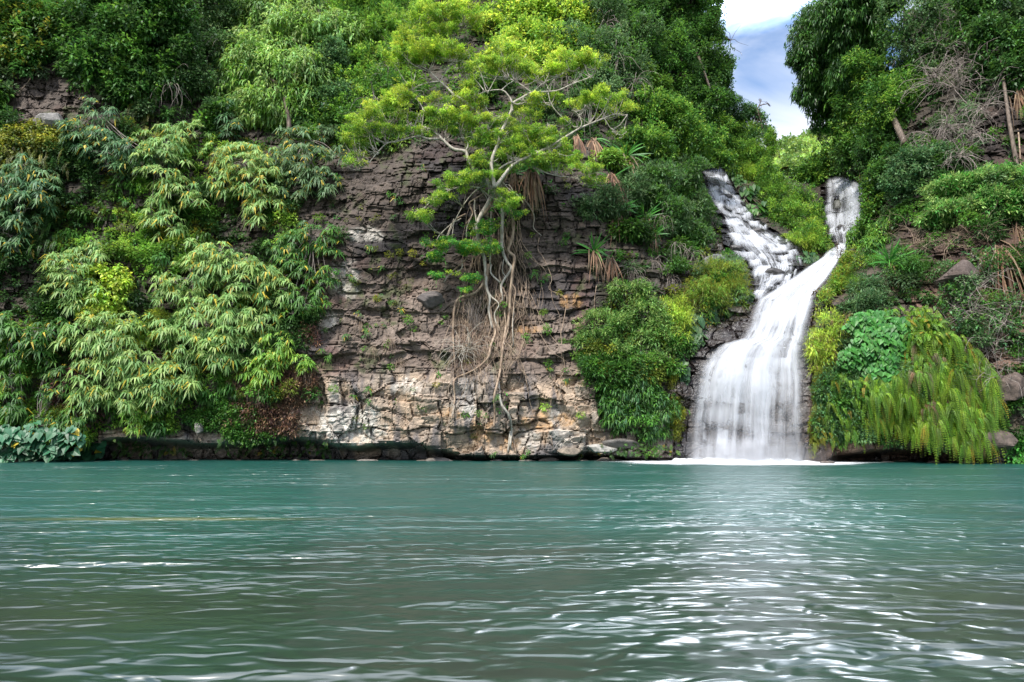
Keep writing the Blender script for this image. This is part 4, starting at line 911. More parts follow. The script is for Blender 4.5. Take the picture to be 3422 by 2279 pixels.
# umbrella-leaved shrubs
RG = 'shrubs with drooping umbrella leaf whorls on the left wall'
def ros(label, bl, pal='pale', size=1., yellow=.06, per=8.5, **k):
    k.setdefault('sink', .95); k.setdefault('depth', .8)
    plant('umbrella_shrub', 'shrub', label, bl, 'rosette', pal, RG, size=size * 1.05, yellow=yellow, per=per, bark=M_TWIG, limb_r=.025, **k)
ros('dusky whorled shrub filling the left edge halfway up the wall', [(30, 420, 50, 45), (60, 480, 55, 50), (20, 540, 40, 50), (100, 420, 40, 35)], 'teal')
ros('blue-green whorled shrub topped by a single raised head', [(225, 262, 32, 30), (200, 330, 50, 30), (250, 350, 60, 35), (310, 375, 50, 30), (170, 310, 30, 30)], 'teal', pal2=None)
ros('soft pale whorled shrub left of the narrow gap in the cliff plants', [(380, 330, 50, 35), (370, 385, 65, 50), (410, 450, 50, 40), (385, 520, 40, 35), (440, 310, 40, 30)], 'pale')
ros('pale yellow-flecked whorled shrub beside the dark hollow', [(560, 370, 60, 40), (590, 430, 60, 45), (520, 420, 35, 40), (600, 490, 40, 35), (540, 350, 35, 25)], 'pale', yellow=.14)
ros('clear-cut whorled shrub hanging against the shaded rock under the wind-blown tree', [(700, 320, 45, 30), (715, 375, 65, 40), (740, 420, 50, 30), (680, 430, 50, 30), (665, 360, 35, 30)], 'grey', yellow=.08)
ros('bluish whorled sprig at the cliff notch above the dark creepers', [(520, 280, 20, 30), (535, 310, 22, 25)], 'teal')
ros('light whorled shrub above the yellow-green leafy patch', [(150, 610, 45, 35), (190, 590, 40, 20), (150, 660, 45, 40), (200, 680, 40, 35), (215, 575, 30, 15)], 'pale')
ros('broad whorled shrub with stiff star-like heads in the middle of the left wall', [(440, 640, 55, 45), (500, 620, 60, 40), (560, 650, 60, 45), (610, 640, 45, 40), (540, 610, 45, 25), (460, 580, 40, 20), (400, 690, 40, 40), (630, 690, 35, 40)], 'pale', yellow=.08, nleaf=14)
ros('bright whorled shrub draped over the lower middle of the left wall', [(470, 740, 60, 40), (540, 740, 55, 40), (430, 790, 55, 40), (500, 800, 60, 35), (560, 810, 45, 30), (600, 740, 40, 40), (380, 760, 35, 35)], 'pale', nleaf=14)
ros('large pale whorled shrub bulging below the yellow-green leafy patch', [(210, 770, 60, 35), (270, 790, 60, 45), (220, 820, 45, 35), (310, 830, 60, 40), (350, 880, 60, 35), (260, 850, 60, 30), (400, 870, 50, 35), (430, 840, 35, 30)], 'pale', yellow=.08)
ros('wispy drooping whorled shrub above the undercut rock', [(240, 900, 50, 30), (290, 910, 50, 35), (350, 920, 40, 30), (410, 890, 35, 25), (210, 920, 30, 25)], 'pale')
ros('small weeping whorled sprig dangling over the undercut', [(312, 955, 30, 30), (340, 935, 22, 20)], 'bright', size=.75)
ros('dark whorled shrub at the left edge above the taro', [(20, 770, 40, 35), (80, 790, 50, 30), (130, 770, 35, 25), (25, 860, 35, 30), (30, 930, 35, 30)], 'mid')
ros('whorled shrub spilling off the left wall onto the bare rock', [(640, 790, 40, 35), (600, 860, 40, 25), (690, 830, 30, 20), (620, 830, 40, 30)], 'bright', size=.85)
ros('whorled clump on the dark rock edge beneath the shaded hollow', [(720, 540, 40, 25), (680, 560, 40, 30), (760, 570, 30, 20), (690, 620, 40, 25), (740, 650, 30, 25), (700, 700, 40, 30), (640, 570, 30, 25)], 'mid', size=.85)
ros('dull whorled clump low on the shaded left wall', [(90, 980, 35, 20), (130, 900, 30, 25), (180, 960, 40, 25), (130, 850, 30, 20)], 'mid', size=.8)
plant('round_leaved_shrub', 'shrub', 'acid yellow-green round-leaved bush between the whorled shrubs', [(245, 640, 45, 30), (235, 690, 45, 35), (280, 660, 25, 30)], 'broad', 'lime', dens=1.2, size=.6)
plant('round_leaved_shrub', 'shrub', 'smaller yellow-green round-leaved bush peeping over the large pale shrub', [(290, 760, 45, 25), (330, 785, 30, 22)], 'broad', 'lime', dens=1.2, size=.55)
plant('round_leaved_shrub', 'shrub', 'olive leafy vine patch over the dark rock at the far left', [(60, 330, 50, 30), (100, 310, 40, 25), (30, 350, 30, 30), (150, 340, 30, 25)], 'broad', 'olive', dens=1., size=.5)
plant('wine_creeper', 'creeper', 'withered purple creeper under the pale shrubs above the undercut', [(230, 860, 40, 30), (160, 900, 40, 40), (340, 820, 30, 25), (200, 940, 50, 25)], 'small', 'wine', dens=.8, depth=.4)
plant('withered_creeper', 'creeper', 'dead russet creeper covering the rock edge left of the white lichen patch', [(620, 900, 60, 45), (660, 860, 40, 40), (580, 950, 50, 35), (640, 960, 50, 30), (690, 900, 30, 30), (700, 790, 30, 30)], 'fine', 'dead', dens=.8, depth=.3, pal2='wine', p2=.35, nl=60)
plant('feathery_shrub', 'shrub', 'soft mossy bush on the stones left of the russet creeper', [(570, 970, 40, 30), (540, 940, 40, 30), (470, 960, 40, 20), (590, 1000, 40, 20)], 'small', 'mid', dens=.8, size=.8, depth=.4)

# seedlings of the same kind scattered on the bare rock
def seedling(x, y, s, label, pal='mid', n=3):
    SEED[0] += 1; r = np.random.default_rng(SEED[0]); b = surf(x, y, .05); L = Leaves(); W = Wood()
    root = thing('rosette_seedling', b, label, 'seedling', 'whorled seedlings rooted in cracks of the bare rock')
    c = b + np.array([0, -.22, .0]) * s + r.normal(size=(n, 3)) * np.array([.35, .08, .28]) * s
    rosette_at(L, c, norm(r.normal(size=(n, 3)) * .3 + np.array([0, -.6, .7])), pal, r, s, 11, .08)
    for q in c: W.add([b, (b + q) / 2 + np.array([0, -.05, -.05]), q], .014, .008, 4, 3)
    finish(root, [('stem', W.mesh('w'), M_TWIG), ('foliage', L.mesh('l'), M_LEAF)])
for a in [(918, 455, .8, 'lowest small whorl beneath the fig branch tips'), (965, 395, .7, 'whorled seedling highest on the dark wall, close under the long fig limb'), (1000, 560, .5, 'tiny seedling beside the lower left fig foliage'),
          (905, 500, .7, 'pair of whorls on the dark wall left of the fig foliage'), (850, 575, .6, 'seedling on the brown wall right of the rock edge shrubs'), (870, 620, .7, 'seedling above the pale square stones'),
          (815, 640, .7, 'seedling hanging over the white lime stain'), (870, 690, .8, 'larger seedling in the middle of the brown wall'), (905, 690, .8, 'seedling touching the larger one on its right'),
          (820, 720, .6, 'seedling below the stacked dark stones'), (775, 640, .7, 'seedling at the top of the pale streaked stones'), (880, 745, .7, 'yellowish seedling with grass beside the brown boulder'),
          (790, 770, .7, 'seedling at the foot of the white streaked stones'), (760, 815, .7, 'seedling over the dark rubble band'), (845, 770, .6, 'small seedling right of the white streaked stones'),
          (835, 905, .8, 'green tuft on top of the big white-stained block'), (740, 935, .6, 'seedling clinging by the dark rounded boulder'), (765, 545, .8, 'seedling just under the dark ledge of the wall'),
          (1220, 620, .7, 'light sprig on the thin hanging vine'), (1255, 640, .7, 'second light sprig lower on the thin hanging vine'), (1130, 1043, .5, 'star-shaped plant at the water under the orange stone'),
          (1208, 1045, .55, 'star-shaped plant at the water right of the fig root foot'), (1340, 1045, .5, 'star-shaped plant on the wet stones toward the fall'), (1140, 915, .4, 'tiny sprout by the forked root'), (1270, 850, .5, 'sprout on the sunlit ledge'), (1300, 880, .6, 'sprout hanging under the sunlit ledge')]:
    seedling(*a)

# ------------------------------------------------------------------ fern curtain on the right wall
r = np.random.default_rng(501)
def fern_group(n, poly_pts, label, ln, pal, seed, droop=1.3, yellow=.04, cat='ferns', name='fern_curtain'):
    r = np.random.default_rng(seed); pts = []
    poly = [(a * VS, b * VS) for a, b in poly_pts]; xs = [p[0] for p in poly]; ys = [p[1] for p in poly]
    while len(pts) < n:
        x, y = r.uniform(min(xs), max(xs)), r.uniform(min(ys), max(ys))
        if inpoly([x], [y], poly)[0]: pts.append((x, y))
    pts = np.array(pts); base = P(pts[:, 0], pts[:, 1], Drel(pts[:, 0], pts[:, 1]) - .15 - .75 * fbm(pts[:, 0] * .012, pts[:, 1] * .012, pts[:, 0] * 0, seed, 2))
    L = Leaves(); d = np.stack([r.normal(size=n) * .85, -np.ones(n) * .8, .3 + r.normal(size=n) * .4], -1)
    l = ln * (.6 + .8 * r.random(n)); fronds(L, base, d, l, droop * (.8 + .5 * r.random(n)), pal, r, yellow=yellow)
    b = base.mean(0); root = thing(name, b, label, cat); finish(root, [('frond', L.mesh('f'), M_LEAF)]); return root
fern_group(1500, [(2062, 740), (2130, 700), (2210, 770), (2282, 850), (2295, 940), (2285, 1010), (2240, 1035), (2180, 1005), (2090, 1000), (2080, 880)], 'hanging curtain of yellow-green sword ferns right of the heart-leaved bush', .58, 'fern', 502, 1.7)
fern_group(420, [(1990, 850), (2080, 850), (2110, 960), (2100, 985), (1990, 970)], 'sword ferns trailing below the heart-leaved bush', .55, 'fern', 503, 1.7)
fern_group(200, [(2030, 710), (2110, 700), (2160, 740), (2160, 800), (2080, 790), (2060, 730)], 'upright yellow ferns crowning the heart-leaved bush', .55, 'fern', 504, .6)
fern_group(110, [(2180, 930), (2290, 900), (2290, 1010), (2200, 1020)], 'longest fern fronds dipping toward the dark water line', .75, 'fern', 505, 1.5)
fern_group(170, [(1895, 850), (1985, 870), (1990, 1000), (1900, 1020)], 'short ferns mixed into the fine creeper right of the fall', .42, 'fern', 514, 1.4)
fern_group(130, [(2075, 740), (2150, 730), (2285, 880), (2285, 1020), (2100, 1000)], 'brown dead fronds caught in the fern curtain', .55, 'dead', 515, 1.7, name='dead_fern')
fern_group(70, [(1870, 850), (1900, 850), (1895, 1020), (1865, 1020)], 'small moss-like ferns on the wet edge of the fall', .35, 'olive', 506)
fern_group(90, [(0, 330), (110, 300), (170, 370), (120, 430), (20, 450)], 'yellow ferns on the far left wall below the bare stone', .7, 'olive', 507)
fern_group(70, [(60, 420), (130, 430), (140, 560), (60, 580)], 'shaded ferns dangling in the dark hollow of the left wall', .6, 'mid', 508)
fern_group(50, [(300, 190), (360, 190), (370, 300), (310, 300)], 'ferns beside the bare stone under the dense dark tree', .6, 'olive', 509)
fern_group(80, [(260, 1010), (440, 1025), (440, 1045), (260, 1045)], 'low ferns in the undercut right of the taro', .35, 'mid', 510, .7)
fern_group(120, [(500, 1010), (760, 1015), (760, 1048), (500, 1045)], 'low ferns in the undercut under the russet creeper', .35, 'mid', 511, .7)
fern_group(60, [(1370, 1015), (1560, 1020), (1560, 1050), (1370, 1050)], 'wet ferns at the water line left of the fall', .32, 'mid', 512, .6)
fern_group(40, [(1790, 440), (1850, 450), (1850, 490), (1790, 480)], 'arching fern on the sunny gully bank', .7, 'lime', 513, .6)

def heart_bush(label, bl, size, pal, seed, name='heart_leaved_shrub', cat='shrub', dens=1., down=.8, yellow=.0):
    r = np.random.default_rng(seed); B = blobs3(bl, .6, .4); L = Leaves(); cs = []
    for c, R in B:
        n = int(math.pi * R[0] * R[2] / size ** 2 * 4.2 * dens); d = rvec(r, n * 2); d = d[d[:, 1] < .2][:n]; n = len(d)
        p = c + d * R * (.8 + .25 * r.random((n, 1))); dr = np.stack([r.normal(size=n) * .45, -.35 * np.ones(n), -down * np.ones(n)], -1)
        nn = norm(d * .5 + np.array([0, -.7, .7]) + rvec(r, n) * .25)
        co = colors(n, pal, r, None, .3) * .62
        if yellow: k = r.random(n) < yellow; co[k] = np.array([.5, .38, .04])
        hearts(L, p, dr, nn, size * (.6 + .7 * r.random(n)), co); cs.append(p)
    cs = np.concatenate(cs); W = Wood(); b = B[-1][0] + np.array([0, .6, -B[-1][1][2]])
    for q in cs[r.choice(len(cs), min(len(cs), 40), replace=False)]: W.add([b, (b + q) / 2 + np.array([0, .1, .15]), q], .02, .008, 4, 3)
    root = thing(name, b, label, cat); finish(root, [('stem', W.mesh('w'), M_BARK), ('foliage', L.mesh('l'), M_GLOSSY)]); return root
heart_bush('rounded fresh green heart-leaved bush on the fern wall right of the fall', [(2000, 770, 45, 40), (2040, 800, 45, 50), (1985, 820, 40, 40), (2030, 860, 40, 35), (2020, 740, 35, 25)], .27, 'fresh', 601, dens=1.5)
for a in [('taro clump at the left frame edge by the pool', [(18, 1015, 28, 38, -1.3)], 611), ('taro clump with the tallest leaves in the bed', [(60, 1005, 30, 32, -1.3), (70, 1035, 30, 20, -1.3)], 612), ('taro clump in the middle of the bed with a yellow leaf', [(115, 1010, 26, 28, -1.3), (120, 1040, 25, 16, -1.3)], 613),
          ('taro clump of broad grey-green leaves right of the middle', [(165, 1015, 26, 26, -1.3), (170, 1040, 24, 15, -1.3)], 614), ('taro clump thinning out at the right end of the bed', [(215, 1030, 24, 22, -1.3)], 615)]:
    heart_bush(a[0], a[1], .44, 'taro', a[2], 'taro_plant', 'taro', dens=1.0, down=.55, yellow=.05)
heart_bush('dark elephant ear plants along the left shoulder of the fall', [(1600, 750, 28, 22), (1625, 720, 20, 20), (1590, 790, 20, 25)], .42, 'teal', 621, 'elephant_ear_plant', 'plant')
heart_bush('elephant ear leaves under the tussock grass at the fall head', [(1690, 690, 28, 30), (1700, 650, 18, 25)], .40, 'teal', 622, 'elephant_ear_plant', 'plant')
heart_bush('elephant ear leaves climbing beside the top of the stepped cascade', [(1715, 455, 22, 25), (1735, 490, 22, 25), (1700, 425, 15, 15)], .45, 'mid', 623, 'elephant_ear_plant', 'plant')
heart_bush('elephant ear leaves where the two streams meet', [(1830, 590, 30, 14), (1860, 595, 25, 14)], .40, 'teal', 624, 'elephant_ear_plant', 'plant')
heart_bush('elephant ear leaf group lowest beside the fall on its left bank', [(1570, 850, 16, 20), (1555, 820, 14, 18)], .36, 'teal', 625, 'elephant_ear_plant', 'plant')

# ------------------------------------------------------------------ sword-leaved plants with dead skirts
def sword(x, y, label, s=1., nb=26, dead=30, seed=0, up=.5, dl=1.3, pal='fresh', lift=.35):
    r = np.random.default_rng(700 + seed); b = surf(x, y, lift); L = Leaves(); Dd = Leaves(); W = Wood()
    th = r.random(nb) * 2 * math.pi; el = r.uniform(-.3, 1.2, nb) * up + .2
    d = np.stack([np.cos(th) * np.cos(el), -np.abs(np.sin(th)) * np.cos(el) * .8 - .1, np.sin(el)], -1)
    root = thing('sword_leaved_plant', b, label, 'plant', 'sword-leaved plants on the rock')
    items = []
    if nb: strips(L, np.repeat(b[None], nb, 0), d, s * (1.1 + .7 * r.random(nb)), .085 * s, .15 + .55 * r.random(nb) ** 2, colors(nb, pal, r, None, .25) * .8, 5); items.append(('blades', L.mesh('l'), M_GLOSSY))
    if dead:
        dd = np.stack([r.normal(size=dead) * .35, -.45 * np.ones(dead) - .2 * r.random(dead), -.2 - .6 * r.random(dead)], -1)
        strips(Dd, b + r.normal(size=(dead, 3)) * .12 * s, dd, s * dl * (.5 + .6 * r.random(dead)), .075 * s, .9 + .6 * r.random(dead), colors(dead, 'dead', r, None, .3) * np.array([1., 1.05, 1.15]), 5); items.append(('dead_skirt', Dd.mesh('d'), M_STRAW))
    W.add([b + np.array([0, .6, -.4]), b + np.array([0, .25, -.12]), b], .10 * s, .08 * s, 6, 3); items.append(('stem', W.mesh('w'), M_BARK))
    finish(root, items)
for k, a in enumerate([(1222, 395, 'largest sword-leaved plant, green blades over a straw skirt beside the fig trunk', 1.25, 36, 40), (1180, 400, 'sword-leaved plant half hidden behind the fig trunk', 1.0, 16, 18), (1365, 580, 'lone dark green sword-leaved plant on bare rock', 1.0, 26, 12),
                       (1403, 595, 'withered sword-leaved plant right of the lone green one', .7, 5, 45), (1480, 505, 'bright striped sword-leaved plant with a few wide blades', 1.1, 22, 16), (1420, 490, 'pale arching sword-leaved plant below the straw skirts', 1.1, 22, 16),
                       (1440, 360, 'dark sword-leaved plant under the right fig limb', 1.1, 24, 22), (1325, 318, 'dead straw skirt hanging from the overhang, left of two', 1.0, 0, 60), (1362, 322, 'dead straw skirt hanging from the overhang, right of two', 1.1, 3, 60),
                       (1405, 410, 'long dead skirt with a thin green stalk beside it', 1.2, 4, 34), (2045, 605, 'star-shaped sword-leaved plant on the dark hollow right of the stream', 1.15, 34, 10), (1505, 540, 'small sword-leaved plant among the bank scrub', .8, 18, 12), (1555, 740, 'narrow sword-leaved tuft over the elephant ears', .6, 16, 2)]):
    sword(a[0], a[1], a[2], a[3], a[4], a[5], k, up=.9 if k in (10, 2) else .55)
for k, a in enumerate([(2292, 570, 'broad bundle of straw-coloured dead leaves hanging on the right wall', 1.2, 0, 46, 1.9), (2262, 575, 'narrow bundle of dead leaves left of the broad one', .7, 0, 22, 2.0), (2335, 520, 'long dead leaf bundle at the right frame edge', 1.1, 0, 40, 2.4), (2335, 210, 'yucca with dead leaves at the base of the dark corner crown', 1.2, 10, 34, 1.6), (2225, 340, 'pale dead leaf strips on the shaded right slope', .7, 4, 14, 1.6)]):
    sword(a[0], a[1], a[2], a[3], a[4], a[5], 40 + k, dl=a[6])

# ------------------------------------------------------------------ the white-limbed fig
def za(pts, dy=-1.8): return [(x / 2.24 + 1100, y / 2.24 + 100, dy) for x, y in pts]
def zb(pts, dy=-.9): return [(x / 2.613 + 1350, y / 2.613 + 500, dy) for x, y in pts]
def zc(pts, dy=-.35): return [(x / 2.614 + 1300, y / 2.614 + 1000, dy) for x, y in pts]
YF = 42.2
def fig_pt(x, y, dy):
    return P(x, y, min(YF + dy * .6, float(Drel(x, y)) - .18) if y > 640 else YF + dy - .55)
LIMBS = [
 (za([(1235, 1250), (1200, 1150), (1160, 1110), (1100, 1070), (1040, 960), (1020, 910), (930, 890), (860, 830), (820, 790), (740, 735), (640, 720), (600, 710), (480, 740), (340, 740)]), .17, .025),
 (za([(830, 815), (740, 815), (680, 795), (600, 810), (500, 835), (430, 850), (360, 920), (300, 990), (240, 1035)]), .085, .02),
 (za([(690, 790), (700, 680), (705, 600), (650, 515), (580, 500)]), .05, .015), (za([(740, 735), (780, 650), (830, 590), (880, 560), (960, 545)]), .05, .015),
 (za([(1020, 910), (1040, 860), (1020, 820), (980, 770)]), .06, .015), (za([(1035, 870), (1060, 820), (1090, 790), (1130, 770)]), .035, .012),
 (za([(1240, 1180), (1215, 1000), (1260, 860), (1290, 760), (1330, 680), (1365, 600), (1375, 550), (1440, 510), (1520, 470), (1640, 462), (1720, 450), (1830, 400), (1960, 350), (1975, 310)], -2.2), .15, .02),
 (za([(1375, 550), (1340, 490), (1290, 450), (1180, 458), (1100, 490)], -2.4), .07, .015), (za([(1290, 450), (1340, 405), (1390, 375)], -2.4), .04, .012), (za([(1520, 470), (1450, 420), (1390, 380), (1330, 370)], -2.4), .04, .012),
 (za([(1520, 470), (1600, 400), (1700, 350), (1800, 300)], -2.3), .045, .012), (za([(1640, 470), (1660, 550), (1720, 630), (1800, 700)], -2.3), .035, .012),
 (za([(1260, 860), (1130, 640), (990, 520), (930, 480), (880, 430), (830, 385), (740, 300), (680, 270), (600, 240)], -2), .12, .015), (za([(830, 385), (720, 400), (620, 440), (560, 470)], -2), .05, .012), (za([(830, 385), (870, 320), (900, 270), (930, 240)], -2), .045, .012),
 (za([(1290, 760), (1150, 560), (1000, 320), (970, 260), (940, 130), (900, 70), (890, 0), (885, -60), (880, -150), (900, -220)], -1.2), .12, .02), (za([(900, 70), (800, 80), (720, 110), (650, 100)], -1.3), .04, .01), (za([(910, 70), (960, 10), (1010, -20), (1090, -60)], -1.3), .045, .01),
 (za([(885, -40), (800, -80), (700, -100)], -1.3), .035, .01), (za([(885, -60), (960, -120), (1040, -130)], -1.3), .035, .01),
 (za([(1240, 1180), (1380, 1010), (1560, 920), (1640, 880), (1740, 820), (1870, 740), (1960, 700), (2060, 660), (2140, 630), (2230, 640)], -2.2), .13, .02), (za([(1870, 740), (1890, 700), (1870, 640), (1830, 600)], -2.3), .04, .01), (za([(2060, 660), (2110, 740), (2170, 790)], -2.3), .03, .01),
 (za([(1300, 755), (1430, 760), (1560, 740), (1640, 710), (1760, 730)], -1.6), .07, .02), (za([(1330, 680), (1440, 710), (1460, 780)], -1.7), .03, .012),
 (za([(1240, 1080), (1300, 1020), (1400, 975), (1500, 960), (1600, 930), (1720, 920)], -2.2), .08, .015), (za([(1430, 980), (1520, 1020), (1600, 1060), (1700, 1090), (1850, 1110), (1900, 1160), (2040, 1150)], -1.8), .055, .012),
 (za([(1230, 1130), (1130, 1180), (1060, 1240), (1000, 1320), (940, 1430), (880, 1560)], -1.4), .06, .02), (za([(1130, 1180), (1000, 1170), (880, 1210), (780, 1270), (700, 1350)], -1.8), .05, .012),
 (za([(1240, 1180), (1245, 1080), (1240, 1000), (1180, 960), (1130, 940)], -1.8), .06, .015)]
ROOTS = [
 (zb([(790, 290), (770, 400), (730, 480), (660, 600), (640, 700), (650, 800), (700, 950), (715, 1100), (720, 1200), (750, 1300), (740, 1400), (770, 1560)]), .16, .05), (zb([(790, 330), (770, 420), (745, 500), (690, 570)]), .15, .09),
 (zb([(800, 330), (850, 480), (860, 600), (855, 850), (900, 980), (935, 1040), (850, 1180), (860, 1300), (840, 1330)]), .13, .04),
 (zb([(800, 300), (900, 500), (940, 560), (955, 650), (945, 780), (910, 880), (965, 940), (950, 1050), (935, 1200), (920, 1400), (905, 1560)]) + zc([(1030, 200), (990, 450), (975, 600), (945, 740), (920, 850), (925, 1000), (915, 1120)]), .11, .05),
 (zc([(955, 720), (975, 900), (1050, 1020), (1070, 1150), (1060, 1280), (1090, 1400)], -.4), .08, .05), (zc([(1065, 1120), (1090, 1250), (1110, 1340), (1100, 1395)], -.4), .05, .02), (zc([(1060, 1150), (1045, 1260), (1040, 1340), (1050, 1395)], -.4), .05, .02),
 (zb([(740, 1000), (700, 1150), (620, 1250), (480, 1300), (440, 1400), (430, 1560)]) + zc([(560, 320), (565, 420), (580, 640)]), .10, .03),
 (zb([(760, 1000), (760, 1080), (840, 1160)]), .05, .04), (zc([(880, 40), (900, 200), (930, 290), (890, 400), (870, 500), (800, 580), (700, 640), (600, 680), (565, 730), (575, 860), (550, 1030)]), .085, .04),
 (zb([(600, 560), (550, 680), (545, 780)]), .04, .02), (zb([(540, 560), (440, 620), (380, 740), (375, 810)]), .05, .02), (zb([(500, 600), (400, 660), (290, 780), (340, 850)]), .035, .02),
 (zb([(945, 1180), (975, 1230), (960, 1350), (940, 1560)]) + zc([(1060, 150), (1040, 260), (1000, 400)]), .05, .03), (zb([(760, 540), (755, 700), (755, 860), (750, 1000)]), .05, .035), (zb([(850, 980), (830, 1080), (850, 1160)]), .04, .03),
 (zb([(870, 960), (860, 1060), (890, 1110)]), .03, .02), (zb([(560, 940), (460, 1030), (360, 1120), (330, 1160)]), .05, .025), (zb([(505, 960), (500, 1040), (390, 1100), (350, 1160)]), .03, .02),
 (zb([(860, 1200), (900, 1300), (880, 1420), (900, 1560)]), .05, .03), (zb([(720, 1200), (760, 1280), (830, 1350), (790, 1440), (820, 1560)]), .05, .03), (zc([(900, 20), (860, 120), (840, 240), (830, 330)]), .03, .02), (zc([(1100, 20), (1080, 200), (1085, 420)]), .03, .02),
 (zc([(1120, 40), (1140, 130), (1180, 260), (1180, 360), (1150, 450)]), .025, .015), (zb([(620, 440), (615, 520), (630, 620), (610, 700), (620, 820)]), .05, .03), (zb([(700, 380), (640, 420), (570, 470), (600, 560), (540, 650)]), .05, .03)]
PADS = [(640, 190, 190, 70), (820, 170, 210, 65), (960, 195, 80, 50), (560, 250, 110, 50), (650, 60, 120, 50), (820, 20, 120, 55), (560, 120, 80, 40), (680, -60, 170, 50), (880, -120, 180, 55), (1040, -70, 120, 60), (760, -150, 150, 50), (1000, -180, 100, 40),
        (1180, 300, 170, 60), (1330, 280, 150, 50), (1500, 330, 160, 50), (1640, 320, 130, 50), (1820, 230, 150, 60), (1950, 250, 120, 60), (1760, 300, 100, 40), (1380, 180, 120, 55), (1330, 110, 90, 40),
        (500, 520, 130, 55), (440, 590, 160, 55), (330, 670, 140, 55), (240, 740, 110, 45), (150, 810, 80, 30), (400, 760, 110, 35), (620, 640, 60, 30), (770, 510, 60, 35), (160, 1000, 90, 28), (235, 860, 60, 35), (230, 930, 45, 30),
        (1000, 520, 120, 50), (900, 640, 120, 45), (1020, 690, 100, 40), (1170, 690, 150, 40), (1050, 610, 90, 40), (940, 750, 70, 35), (2050, 520, 170, 55), (2180, 590, 90, 50), (1900, 560, 110, 45), (2170, 770, 60, 22), (1800, 700, 70, 25), (1500, 1000, 120, 45), (1650, 1010, 100, 40), (1440, 870, 100, 40), (1120, 820, 90, 40), (1300, 700, 90, 35), (1480, 640, 80, 30), (1600, 520, 110, 35), (1480, 560, 90, 35), (860, 700, 90, 35), (780, 620, 60, 30), (700, 760, 70, 25), (560, 770, 80, 25), (980, 1110, 90, 40), (1180, 1110, 110, 45), (1080, 980, 60, 30), (1500, 780, 110, 45), (1300, 1050, 90, 35), (600, 420, 80, 40), (1080, 420, 80, 40), (1120, 540, 80, 40),
        (1250, 790, 130, 50), (1600, 780, 120, 50), (1350, 850, 130, 45), (1660, 870, 110, 50), (1230, 960, 120, 40), (1400, 930, 120, 40), (1560, 950, 110, 40), (1750, 960, 110, 55), (1900, 1060, 130, 50), (1990, 1140, 80, 40), (1200, 860, 80, 40),
        (1080, 1120, 170, 45), (920, 1170, 120, 50), (800, 1270, 110, 50), (690, 1400, 80, 65), (1350, 1310, 110, 45), (1320, 1230, 70, 40), (1180, 1010, 80, 35)]
PADB = [(450, 850, 180, 60), (300, 800, 130, 45), (700, 700, 110, 110), (740, 850, 90, 90), (560, 860, 130, 70), (350, 1090, 90, 45), (590, 1120, 100, 50), (550, 1230, 70, 35), (280, 940, 110, 45), (900, 420, 90, 50), (960, 560, 90, 40)]
def fig():
    r = np.random.default_rng(888); base = fig_pt(1655, 640, -.6)
    root = thing('fig_tree', base, 'spreading fig with pale bare limbs, flat lime green foliage layers and roots gripping the rock', 'tree')
    jj = [(pts, a, b, 'limb', M_PALE) for pts, a, b in LIMBS] + [(pts, a, b, 'aerial_root', M_PALE if i % 2 == 0 else M_ROOT) for i, (pts, a, b) in enumerate(ROOTS)]
    for pts, a, b, nm, m in jj:
        W = Wood(); q = [fig_pt(*p) for p in pts]; W.add(q, a * (.8 if nm == 'limb' else 1.0), b * (1 if nm == 'limb' else 1.25), 7, 5); me = W.mesh('w')
        me.transform(Mt.Translation(-Vector(base))); put(link(nm, me, m), root)
    L = Leaves(); W = Wood()
    tips = np.array([fig_pt(*p) for pts, a, b in LIMBS for p in pts[1:]])
    for lst, k, z in ((PADS, 2.24, 0), (PADB, 2.613, 1)):
        for x, y, rx, ry in lst:
            sx, sy = (x / k + 1100, y / k + 100) if z == 0 else (x / k + 1350, y / k + 500)
            Yp = YF - 2.3 if z == 0 else YF - 1.0
            c = P(sx, sy, Yp); s = Yp / F / k; R = np.array([rx * s * 1.15, min(1.9, rx * s * .95), ry * s * .6])
            hue = 'lime' if (z == 0 and y < 700) else ('bright' if z == 0 else 'fresh')
            crown_leaves(L, [(c, R)], 'feather' if z == 0 else 'small', hue, r, 1.25 if z == 0 else 1.1, .55, .20, .42, 'bright' if hue == 'lime' else 'lime', .38, .35)
            j = np.argsort(np.linalg.norm(tips - (c - [0, 0, R[2]]), axis=1))[:6]
            for t in range(9 if z == 0 else 3):
                e = c + np.array([r.uniform(-.9, .9) * R[0], r.uniform(-.7, .5) * R[1], r.uniform(-.5, .5) * R[2]]); s0 = tips[j[r.integers(0, 3)]] + r.normal(size=3) * .06
                if np.linalg.norm(e - s0) < (3.2 if z == 0 else 1.8): W.add([s0, s0 * .6 + e * .4 + np.array([0, 0, -.12]), s0 * .25 + e * .75 + r.normal(size=3) * .08, e], .03, .009, 4, 3)
    finish(root, [('twigs', W.mesh('w'), M_PALE), ('crown', L.mesh('c'), M_LEAF)])
    # fibrous mat of fine roots behind the trunk
    W = Wood()
    for t in range(170):
        x = r.uniform(1530, 1740); y = r.uniform(930, 1180); q = [(x, y)]
        for s in range(5): q.append((q[-1][0] + r.normal() * 12, q[-1][1] + r.uniform(12, 42)))
        W.add([P(a, b, float(Drel(a, b)) - .06 - .2 * r.random()) for a, b in q], .013, .007, 4, 3)
    for t in range(70):     # thin roots wandering down the rock and the big roots
        x = r.uniform(1570, 1740); y = r.uniform(680, 860); q = [(x, y)]; dx = r.normal() * 4
        for s in range(r.integers(7, 16)): dx = dx * .7 + r.normal() * 9; q.append((q[-1][0] + dx, q[-1][1] + r.uniform(22, 52)))
        W.add([P(a, b, float(Drel(a, b)) - .08 - .25 * r.random()) for a, b in q], r.uniform(.014, .034), .008, 5, 3)
    me = W.mesh('w'); me.transform(Mt.Translation(-Vector(base))); put(link('root_mat', me, M_ROOT), root)
fig()

